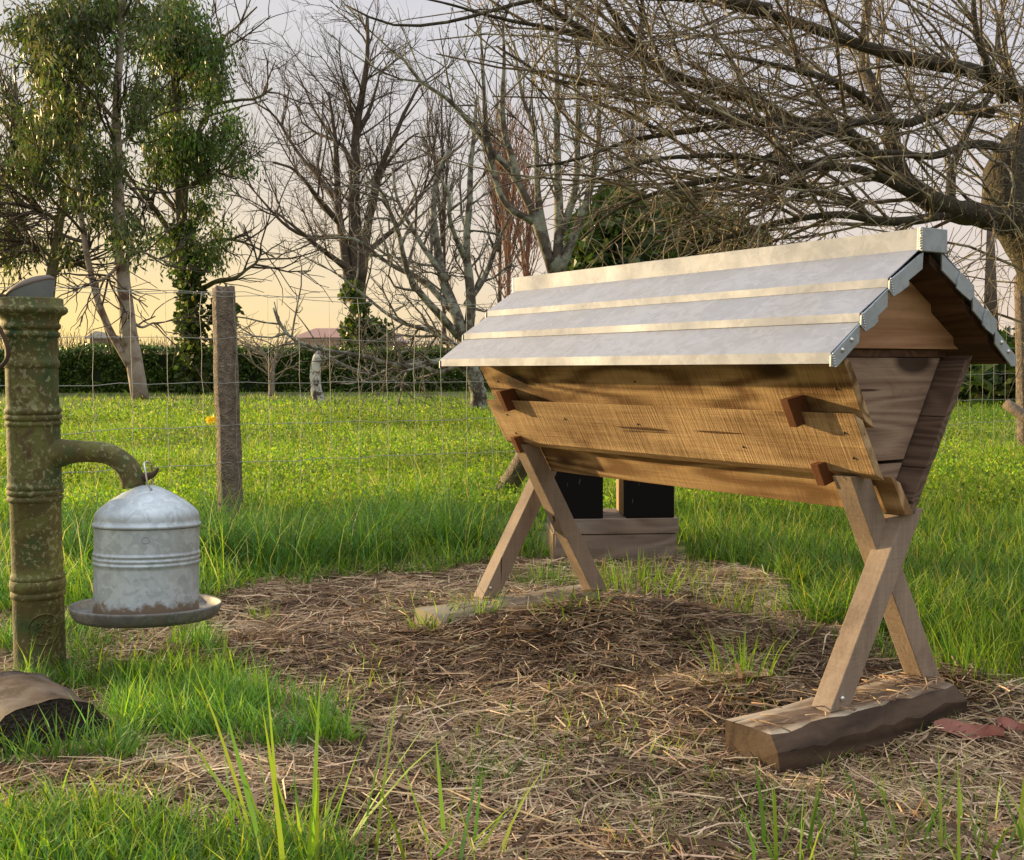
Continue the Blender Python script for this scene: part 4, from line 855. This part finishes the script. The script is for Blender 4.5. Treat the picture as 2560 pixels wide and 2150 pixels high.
# slender far trees and russet poplars
for i, (x, y0, top, lab, mm) in enumerate(((1272, 860, 330, 'slender russet poplar with bare upright twigs, left of the pair', b_red), (1318, 860, 400, 'slender russet poplar with bare upright twigs, right of the pair', b_red), (1575, 700, 350, 'thin pale pole-like tree rising over the dark evergreen', b_dark), (1250, 860, 240, 'tall thin bare tree standing behind the lichen covered tree', b_dark), (1110, 860, 210, 'wispy bare tree between the tall one and the fruit tree', b_dark))):
    bare_tree('slender_tree', lab, 55 + 3 * i, [(.13, .03, [(x, y0), (x + 3, (y0 + top) / 2), (x - 2, top)]), (.1, .02, [(x + 2, (y0 + top) / 2 + 40), (x + 22, top + 80), (x + 26, top + 20)]), (.1, .02, [(x, (y0 + top) / 2 + 80), (x - 22, top + 120), (x - 30, top + 60)])],
              [(60, (1.5, 3.5), (15, 35), .12, (0, 0, 0), .08, (.035, .012), .1), (360, (.6, 1.6), (15, 40), .1, (0, 0, 0), .1, (.02, .01), .1)], mm, group='slender trees beyond the hedge')
# fruit tree with lichen
fr = [(.14, .11, [(1197, 1032), (1185, 960), (1168, 900), (1158, 850)]), (.095, .03, [(1160, 855), (1140, 770), (1112, 690, .3), (1092, 560, .5), (1100, 450, .6), (1130, 370, .6)]), (.09, .02, [(1165, 870), (1180, 760), (1168, 640), (1172, 520), (1178, 400), (1190, 240)]),
      (.07, .02, [(1150, 840), (1080, 760, -.4), (1030, 690, -.6), (1000, 560, -.8), (960, 470, -.8)]), (.06, .015, [(1165, 890), (1080, 905, -.6), (1000, 912, -.9), (900, 885, -1), (820, 872, -1), (740, 845, -1), (700, 800, -1), (688, 765, -1)]),
      (.05, .015, [(1160, 880), (1090, 830, .5), (1000, 800, .8), (920, 740, 1), (850, 680, 1)]), (.05, .012, [(1170, 900), (1100, 930, .3), (1040, 900, .5), (960, 935, .6), (890, 900, .6)]),
      (.06, .015, [(1140, 780), (1060, 700, .3), (980, 660, .5), (900, 600, .5), (840, 590, .5)]), (.06, .015, [(1170, 760), (1220, 680, .5), (1250, 600, .6), (1290, 520, .6)]),
      (.055, .015, [(1120, 700), (1050, 600, .2), (1000, 500, .2), (985, 420, .2)]), (.05, .012, [(1168, 650), (1130, 560, -.4), (1120, 470, -.5), (1060, 400, -.5)])]
bare_tree('fruit_tree', 'lichen covered leafless fruit tree beyond the fence left of the hive roof', 17.2, fr,
          [(95, (.5, 1.5), (25, 70), .07, (0, 0, 0), .22, (.024, .007), .12), (560, (.25, .75), (25, 75), .05, (0, 0, 0), .28, (.009, .0035), .1), (950, (.08, .3), (25, 80), .02, (0, 0, 0), .25, (.006, .004), .1)], b_lich, twigm=barkmat('lichen_twig', (.075, .06, .045), (.15, .13, .10), (.28, .29, .23), 9., 4, .42))
# upright plum-like tree behind the roof
pl = [(.10, .08, [(1392, 860), (1392, 760), (1390, 690)]), (.06, .012, [(1388, 690), (1345, 560), (1290, 440), (1235, 378), (1140, 262), (1053, 203), (1006, 138)]), (.06, .012, [(1392, 690), (1400, 560), (1400, 400), (1398, 200), (1395, 20)]),
      (.055, .012, [(1396, 690), (1450, 560), (1490, 430), (1502, 290), (1500, 160)]), (.045, .01, [(1375, 640), (1345, 480), (1340, 330), (1310, 240), (1290, 100)]), (.045, .01, [(1398, 600), (1440, 480), (1452, 330), (1452, 150), (1450, 0)]),
      (.04, .01, [(1345, 560), (1260, 500), (1222, 330), (1215, 180), (1210, 60)]), (.04, .01, [(1300, 450), (1262, 300), (1265, 150), (1262, 30)])]
bare_tree('fruit_tree', 'upright bare fruit tree with straight budded shoots behind the hive roof', 11.5, pl,
          [(60, (.4, 1.2), (20, 50), .12, (0, 0, 0), .1, (.012, .004), .15), (260, (.2, .6), (25, 60), .08, (0, 0, 0), .14, (.007, .0035), .1), (1600, (.02, .05), (50, 80), .0, (0, 0, 0), .1, (.005, .004), .05)], b_lich)
# stump, sapling
st = at(798, 1005, 21.2); root = empty('stump', tuple(st * [1, 1, 0]), label='broken trunk stump splotched with white lichen in the meadow', cat='stump')
sq = np.array([at(x, y, 21.2) for x, y in ((800, 1010), (790, 960), (791, 910), (800, 880), (806, 858))]) - st * [1, 1, 0]
Acc().tube(resample(sq, 16), np.interp(np.linspace(0, 1, 16), [0, .3, .8, 1], [.12, .105, .095, .02]), 14, rough=.1).obj('trunk', barkmat('white_lichen_bark', (.05, .038, .03), (.11, .085, .06), (.55, .55, .5), 7., 6, .52), root)
sp_ = np.array([at(x, y, 21.2) for x, y in ((805, 870), (850, 905), (920, 930), (990, 945))]) - st * [1, 1, 0]
a = Acc(); a.tube(resample(sp_, 12), np.linspace(.035, .012, 12), 7); a.tube(resample(np.array([at(x, y, 21.2) for x, y in ((795, 880), (740, 850), (702, 800), (688, 750))]) - st * [1, 1, 0], 12), np.linspace(.03, .01, 12), 7)
a.tube(resample(np.array([at(x, y, 21.2) for x, y in ((800, 865), (772, 820), (750, 790), (738, 775))]) - st * [1, 1, 0], 10), np.linspace(.02, .008, 10), 6); a.obj('branches', b_lich, root)
bare_tree('sapling', 'little forked sapling growing before the hedge', 27, [(.07, .05, [(680, 985), (680, 940), (682, 905)]), (.04, .02, [(682, 910), (660, 880), (640, 860)]), (.04, .02, [(682, 905), (700, 870), (720, 850)])], [(26, (.4, 1.), (20, 60), .05, (0, 0, 0), .15, (.02, .008), .2), (90, (.2, .6), (20, 60), .05, (0, 0, 0), .15, (.01, .006), .2)], barkmat('sapling_bark', (.2, .17, .12), (.3, .26, .2), None))

# ------------------------------------------------------------------ leafy tall trees on the left
EUC = [(.065, .095, .024), (.085, .12, .03), (.12, .15, .038), (.045, .065, .02), (.14, .145, .05)]
def leafy_tree(name, label, D, data, cl, nleaf, m, levels, ln=.18, wd=.046, ivyc=None, pal=EUC):
    cl = [(c[0] * .3629, c[1] * .3629, c[2] * .3629, c[3] if len(c) > 3 else 1.) for c in cl]
    P, Rd = limbs(data, D); b = P[0][0]; off = np.array([b[0], b[1], 0]); root = empty(name, tuple(off), label=label, cat='tree')
    a = Acc(); V, Q, C = tubes(P - off, Rd, 10, .05); a.add(V, Q, C).obj('trunk', m, root)
    tw = Acc(); cp, cr_ = P, Rd
    for n, lr, ang, up, bias, wig, rad, t0 in levels:
        cp, cr_ = grow(cp, cr_, n, lr, ang, 6, up, bias, wig, rad, t0); V, Q, C = tubes(cp - off, cr_, 4); tw.add(V, Q)
    tw.obj('branches', b_dark, root)
    # clumps of hanging leaves: each cluster is broken into small sprays
    cl = np.array(cl, float); wts = cl[:, 2] ** 2 * (cl[:, 3] if cl.shape[1] > 3 else 1); ns = nleaf // 11
    i = rng.choice(len(cl), ns, p=wts / wts.sum()); r = cl[i, 2] * np.minimum(np.abs(rng.normal(size=ns)) * .72, 1.5); a2 = rng.uniform(0, 6.283, ns)
    sc_ = at(cl[i, 0] + r * np.cos(a2), cl[i, 1] + r * np.sin(a2), D + rng.normal(size=ns) * .9) - off
    gp = fbm(sc_[:, 0] * .9 + 40, sc_[:, 2] * .9 + 11) > .43; sc_ = sc_[gp]; ns = len(sc_)
    k = np.repeat(np.arange(ns), 11); n = len(k); c = sc_[k] + rng.normal(size=(n, 3)) * [.15, .15, .17]
    pc = pick(pal, ns, .25)[k] * (1 + rng.normal(size=(n, 1)) * .15)
    V, Q, C = leafquads(c, rng.normal(size=(n, 3)) * .55 + [0, 0, -.9], rng.uniform(ln * .7, ln * 1.3, n), rng.uniform(wd * .7, wd * 1.3, n), np.clip(pc, .01, 1))
    Acc().add(V, Q, col=C).obj('foliage', M_LEAF, root, False)
    if ivyc: leafmass('ivy', root, ivyc, D, 7500, .17, .12, IVY, off, dep=.35)
    return root
lv = [(60, (.8, 2.), (25, 60), .05, (0, 0, 0), .14, (.04, .015), .25), (260, (.4, 1.2), (25, 60), .0, (0, 0, 0), .16, (.015, .008), .2)]
leafy_tree('leafy_tree', 'tall flaking-barked tree with twin stems and thin hanging foliage', 24.4, [
    (.20, .05, [(352, 1005), (342, 950), (335, 900), (318, 810), (306, 700), (293, 550), (288, 400), (286, 250), (292, 100), (302, -60)]), (.09, .03, [(338, 925), (300, 860), (268, 800), (240, 720), (215, 600), (200, 480), (198, 360), (205, 200)]),
    (.05, .015, [(295, 360), (330, 330, .5), (360, 300, .7), (400, 260, 1)]), (.05, .015, [(290, 290), (240, 230, -.5), (200, 180, -.8), (180, 130, -1)]), (.04, .015, [(310, 650), (260, 690, -.4), (200, 710, -.8), (170, 700, -1)]), (.04, .015, [(300, 430), (350, 480, .5), (380, 520, 1)]),
    (.04, .012, [(325, 790), (355, 810, .4), (390, 800, .7), (420, 830, .8)]), (.04, .012, [(310, 640), (350, 620, .5), (400, 640, .8), (440, 650, .8)])],
    [(600, 100, 150), (250, 130, 130), (550, 300, 150), (350, 360, 130), (650, 430, 110), (900, 250, 130), (1000, 120, 150), (450, 640, 110, .6), (350, 830, 110), (700, 950, 60), (600, 850, 80, .5), (820, 1080, 60), (650, 1250, 80, .7), (500, 1120, 90, .6), (830, 1600, 90, .8), (950, 1300, 60, .4), (950, 1520, 40), (900, 1690, 80, .5), (800, 60, 120), (700, 620, 80, .4), (450, 30, 110), (100, 180, 60), (520, 1330, 70), (350, 500, 90), (480, 830, 100), (620, 1020, 90), (760, 1170, 80), (980, 640, 90), (960, 820, 80), (700, 1420, 80), (880, 1450, 70), (250, 1000, 80)], 23000, b_eu, lv)
leafy_tree('leafy_tree', 'tall tree with ivy-clad trunk and dense dark green crown', 30, [
    (.24, .05, [(487, 985), (484, 900), (480, 800), (470, 640), (456, 560), (450, 470), (448, 350), (440, 200), (430, 60), (425, -40)]), (.1, .03, [(452, 610), (400, 530), (360, 480, -.5), (320, 430, -1)]), (.09, .03, [(447, 520), (420, 490, .4), (390, 440, .6), (365, 370, 1)]),
    (.09, .03, [(462, 560), (475, 430, .5), (500, 330, .8), (540, 260, 1), (600, 245, 1), (650, 240, 1), (690, 215, 1)]), (.07, .02, [(520, 300, .6), (560, 105, .8), (600, 60, 1), (650, 10, 1)]), (.08, .025, [(482, 730), (540, 700, -.4), (590, 690, -.6), (620, 668, -.6), (645, 650, -.6), (660, 615, -.6)]),
    (.06, .02, [(475, 620), (560, 595, .5), (620, 605, .6), (690, 640, .6)]), (.06, .02, [(455, 470), (520, 440, -.4), (560, 420, -.5), (600, 400, -.5)])],
    [(1150, 150, 140), (1270, 80, 130), (1100, 330, 120), (1350, 250, 120), (1500, 340, 95), (1400, 560, 130), (1300, 650, 130), (1200, 720, 110), (1450, 690, 80), (1080, 600, 80, .6), (1580, 850, 90, .8), (1600, 960, 80, .5), (1650, 1120, 90), (1550, 1290, 90, .8), (1560, 1370, 60), (1380, 1080, 110, .7), (1200, 960, 90, .8), (1080, 900, 80, .7), (1130, 1010, 70, .7), (1300, 1600, 100), (1350, 1520, 80), (1530, 1590, 80), (1250, 1760, 90), (1450, 1740, 100), (900, 300, 60, .5), (1380, 430, 100), (1250, 400, 90), (1220, 860, 100), (1330, 960, 100), (1180, 1130, 90), (1420, 1190, 100), (1390, 1440, 90), (1130, 1620, 70), (1040, 1180, 70), (1500, 560, 90), (1480, 1000, 90)], 34000, b_moss, lv,
    ivyc=[(480, 960, 36), (484, 915, 36), (480, 860, 34), (478, 800, 36), (480, 740, 36), (474, 680, 36), (468, 620, 32), (462, 570, 28), (575, 800, 18), (560, 740, 22), (585, 770, 14), (545, 780, 26), (555, 840, 24)], pal=[(.06, .12, .02), (.09, .155, .03), (.045, .08, .017), (.13, .185, .045), (.15, .165, .05)])
leafy_tree('leafy_tree', 'mossy-stemmed leaning tree behind the pump with sparse leaves', 27, [
    (.17, .04, [(118, 990), (118, 850), (125, 720), (138, 620), (152, 540), (175, 430), (190, 340), (205, 230), (215, 120)]), (.06, .02, [(150, 545), (110, 520, -.5), (60, 500, -.8), (10, 470, -1)]), (.06, .02, [(128, 690), (170, 650, .5), (215, 630, .7), (230, 610, .8)]), (.05, .02, [(140, 640), (80, 600, -.4), (20, 590, -.6)])],
    [(150, 1130, 110), (270, 1200, 90), (420, 930, 90), (550, 1330, 60), (480, 1700, 60), (300, 1060, 80, .6), (650, 1100, 60, .5), (430, 1500, 50, .3), (620, 730, 60, .5), (470, 1240, 70)], 7000, b_moss, lv)
leafy_tree('leafy_tree', 'leafy tree cut by the left edge of the picture', 29, [
    (.16, .14, [(-60, 1000), (-45, 800), (-30, 600)]), (.12, .03, [(-30, 600), (0, 450), (35, 350), (40, 240), (38, 150)]), (.06, .02, [(15, 400), (50, 340), (60, 290)]), (.06, .02, [(-30, 620), (20, 560), (60, 540)])],
    [(60, 700, 90), (50, 1360, 90), (100, 1600, 100), (60, 1720, 90), (240, 780, 60), (180, 860, 70), (250, 1660, 80), (-80, 1000, 100), (-60, 1400, 120), (120, 1500, 60), (20, 500, 40, .5)], 8500, b_moss, lv)
# evergreens behind the roof
def evergreen(label, D, cl, n, base):
    off = at(base, 940, D) * [1, 1, 0]; root = empty('evergreen_tree', tuple(off), label=label, cat='evergreen tree', group='dark evergreens behind the hive')
    Acc().tube([[0, 0, 0], at(base, 560, D) - off], [.2, .06], 8).obj('trunk', b_dark, root)
    leafmass('foliage', root, cl, D, n, .26, .11, [(.04, .07, .014), (.06, .095, .02), (.028, .05, .012), (.09, .12, .026)], off, .2, dep=.9)
evergreen('domed dark evergreen left of centre behind the roof ridge', 24, [(1470, 600, 60), (1540, 560, 70), (1550, 510, 45), (1500, 660, 70), (1620, 580, 60), (1440, 670, 45), (1600, 650, 70)], 15000, 1540)
evergreen('broad dark evergreen behind the middle of the roof ridge', 27, [(1680, 560, 60), (1720, 520, 40), (1760, 580, 60), (1700, 640, 70), (1820, 600, 55), (1790, 660, 70), (1880, 640, 50)], 13000, 1750)
evergreen('dark evergreen bush low on the far right under the big tree', 20, [(2440, 960, 60), (2500, 920, 60), (2560, 940, 60), (2400, 930, 50), (2480, 990, 40), (2600, 900, 70)], 9000, 2480)
# far brown scrub line and far trees
sc_ = Acc(); n = 9000
x = rng.uniform(-60, 60, n); d = rng.uniform(52, 75, n); hgt_ = .5 + 2.4 * fbm(x * .25, x * 0 + 3) * rng.random(n); b0 = np.stack([x, d, 0 * x], 1); tp = b0 + np.stack([rng.normal(size=n) * .5, rng.normal(size=n) * .3, hgt_ + 1.], 1)
V, Q, C = tubes(np.stack([b0, (b0 + tp) / 2 + rng.normal(size=(n, 3)) * .2, tp], 1), np.repeat([[.03, .02, .012]], n, 0), 3); sc_.add(V, Q)
sc_.obj('scrub', barkmat('scrub_twigs', (.10, .07, .05), (.17, .12, .085), None), kind='stuff', label='brown leafless scrub beyond the hedge', cat='scrub')
# houses
def house(name, D, x0, x1, yr, ye, xr0, xr1, label, wc, rc, dep=7.):
    a, b = at(x0, ye, D), at(x1, ye, D); r0_, r1_ = at(xr0, yr, D + dep / 2), at(xr1, yr, D + dep / 2); root = empty(name, (a[0], a[1], 0), label=label, cat='house'); o = np.array([a[0], a[1], 0])
    w = b[0] - a[0]; ze = a[2]
    bmo('wall', box((.4, .4, 0), (w - .4, dep, ze)), plainmat('render_wall', wc, .9, 0, .06, 2), root)
    bm = bmesh.new(); P = [(0, 0, ze), (w, 0, ze), (w, dep + .4, ze), (0, dep + .4, ze), tuple(r0_ - o), tuple(r1_ - o)]; P[4] = (P[4][0], dep / 2, P[4][2]); P[5] = (P[5][0], dep / 2, P[5][2])
    v = [bm.verts.new(p) for p in P]
    for f in ((0, 1, 5, 4), (2, 3, 4, 5), (3, 0, 4), (1, 2, 5), (3, 2, 1, 0)): bm.faces.new([v[i] for i in f])
    rf = bmo('roof', bm, plainmat('roof_tiles', rc, .85, 0, .12, 6), root)
    c = (P[5][0] * .85 + P[4][0] * .15, dep / 2 + .3, P[5][2])
    if xr1 - xr0 > 20: bmo('chimney', box((c[0] - .2, c[1] - .2, c[2] - .6), (c[0] + .2, c[1] + .2, c[2] + .22)), plainmat('chimney_brick', (.42, .3, .24), .9), rf)
    for f in (.35, .72):
        bmo('window', box((w * f, .36, ze - 2.1), (w * f + .9, .399, ze - .7)), plainmat('window_shutter', (.25, .2, .17), .6), root)
house('house', 78, 728, 905, 817, 840, 790, 900, 'pale house with pink tiled roof glimpsed past the ivy-clad foot', (.62, .47, .36), (.36, .21, .16))
house('house', 82, 944, 1010, 838, 852, 958, 1000, 'small pale house half hidden behind the fruit tree branches', (.55, .48, .46), (.34, .26, .24))
house('house', 95, 210, 284, 820, 838, 240, 246, 'grey pointed roof far off behind the flaking-barked tree', (.3, .27, .23), (.16, .15, .12))

# ------------------------------------------------------------------ big spreading tree on the right
BT = 6.3
big = [(.17, .10, [(2790, 960), (2700, 780), (2625, 650), (2570, 560), (2548, 480, .05), (2565, 400, .15), (2625, 320, .3), (2710, 240, .5)]),
       (.08, .045, [(2560, 590, 0), (2500, 560, -.05), (2400, 540, -.2), (2330, 515, -.3), (2280, 485, -.3), (2250, 440, -.2), (2240, 370, -.1)]), (.045, .022, [(2245, 400, -.1), (2225, 300, 0), (2180, 210, .2), (2165, 150, .3), (2172, 60, .4), (2185, -40, .5)]),
       (.055, .02, [(2640, 330, .5), (2540, 235, .2), (2440, 180, 0), (2300, 150, -.2), (2150, 100, -.3), (2010, 50, -.3), (1880, 10, -.4), (1760, -30, -.4)]),
       (.05, .012, [(2245, 440, -.2), (2100, 335, -.4), (2010, 322, -.5), (1950, 290, -.5), (1880, 248, -.5), (1745, 214, -.6), (1672, 181, -.7), (1575, 118, -.8), (1490, 94, -.9), (1330, 2, -1)]),
       (.035, .01, [(2480, 290, .2), (2420, 280, 0), (2370, 277, -.1), (2280, 310, -.3), (2170, 305, -.5), (2050, 345, -.6), (1950, 385, -.7), (1870, 430, -.8)]),
       (.026, .008, [(1615, 135, -.7), (1580, 80, -.8), (1527, 10, -.9), (1510, -30, -.9)]), (.018, .008, [(1610, 130, -.7), (1614, 60, -.6), (1616, -20, -.6)]),
       (.02, .004, [(1930, 20, -.4), (1800, 5, -.9), (1600, -5, -1.3), (1400, -10, -1.6), (1230, 25, -1.7), (1130, 50, -1.8), (1020, 60, -1.8), (950, 45, -1.8), (870, 5, -1.8)]),
       (.014, .004, [(1500, 95, -.9), (1380, 70, -1.3), (1240, 40, -1.5), (1130, 10, -1.6), (1060, -6, -1.6)]),
       (.022, .005, [(2040, 345, -.5), (1880, 300, -.8), (1700, 265, -1), (1560, 215, -1.1), (1400, 200, -1.2), (1250, 110, -1.2)]),
       (.022, .005, [(1960, 300, -.5), (1800, 320, -.8), (1600, 350, -1), (1450, 400, -1.1), (1330, 420, -1.1)]),
       (.025, .006, [(2150, 520, -.3), (2000, 470, -.6), (1850, 450, -.8), (1700, 470, -1), (1550, 520, -1), (1450, 600, -1)]),
       (.028, .006, [(2300, 500, -.3), (2150, 430, -.5), (2000, 420, -.7), (1850, 395, -.9), (1650, 400, -1.1), (1500, 440, -1.1)]),
       (.03, .008, [(2400, 540, -.2), (2250, 560, -.5), (2100, 540, -.7), (1950, 560, -.8), (1800, 600, -.9), (1700, 640, -.9)]),
       (.03, .008, [(2560, 400, .3), (2450, 370, -.1), (2330, 400, -.4), (2200, 390, -.6), (2050, 410, -.8), (1900, 470, -.9)]),
       (.03, .01, [(2520, 260, .1), (2480, 180, 0), (2450, 80, 0), (2440, -30, 0)]), (.03, .01, [(2380, 530, -.2), (2390, 420, 0), (2430, 330, .1), (2480, 260, .3), (2540, 180, .4)]),
       (.025, .006, [(2220, 300, 0), (2130, 230, -.3), (2000, 180, -.6), (1880, 150, -.8), (1750, 130, -1)]), (.03, .01, [(2600, 330, .4), (2560, 250, .7), (2500, 120, .9), (2520, -20, 1)])]
bare_tree('spreading_tree', 'wide leafless tree with mossy limbs spreading over the hive roof', BT, big,
          [(270, (.6, 1.8), (20, 60), .02, (-.13, -.02, 0), .14, (.010, .0032), .12), (1450, (.25, .75), (25, 70), .02, (-.04, 0, 0), .18, (.0038, .0016), .08), (6000, (.06, .28), (30, 80), .015, (0, 0, 0), .2, (.0026, .0016), .05)], b_big, k=26, keep=lambda q: (q[:, 0] > -.28 + .8 * np.maximum(0, 1.9 - q[:, 2]) - np.where(q[:, 2] > 2.75, .7, 0) + .25 * rng.normal(size=len(q))) | (rng.random(len(q)) < .03),
          twigm=barkmat('budded_twigs', (.065, .042, .027), (.20, .155, .10), (.33, .30, .20), 9., 3, .47))
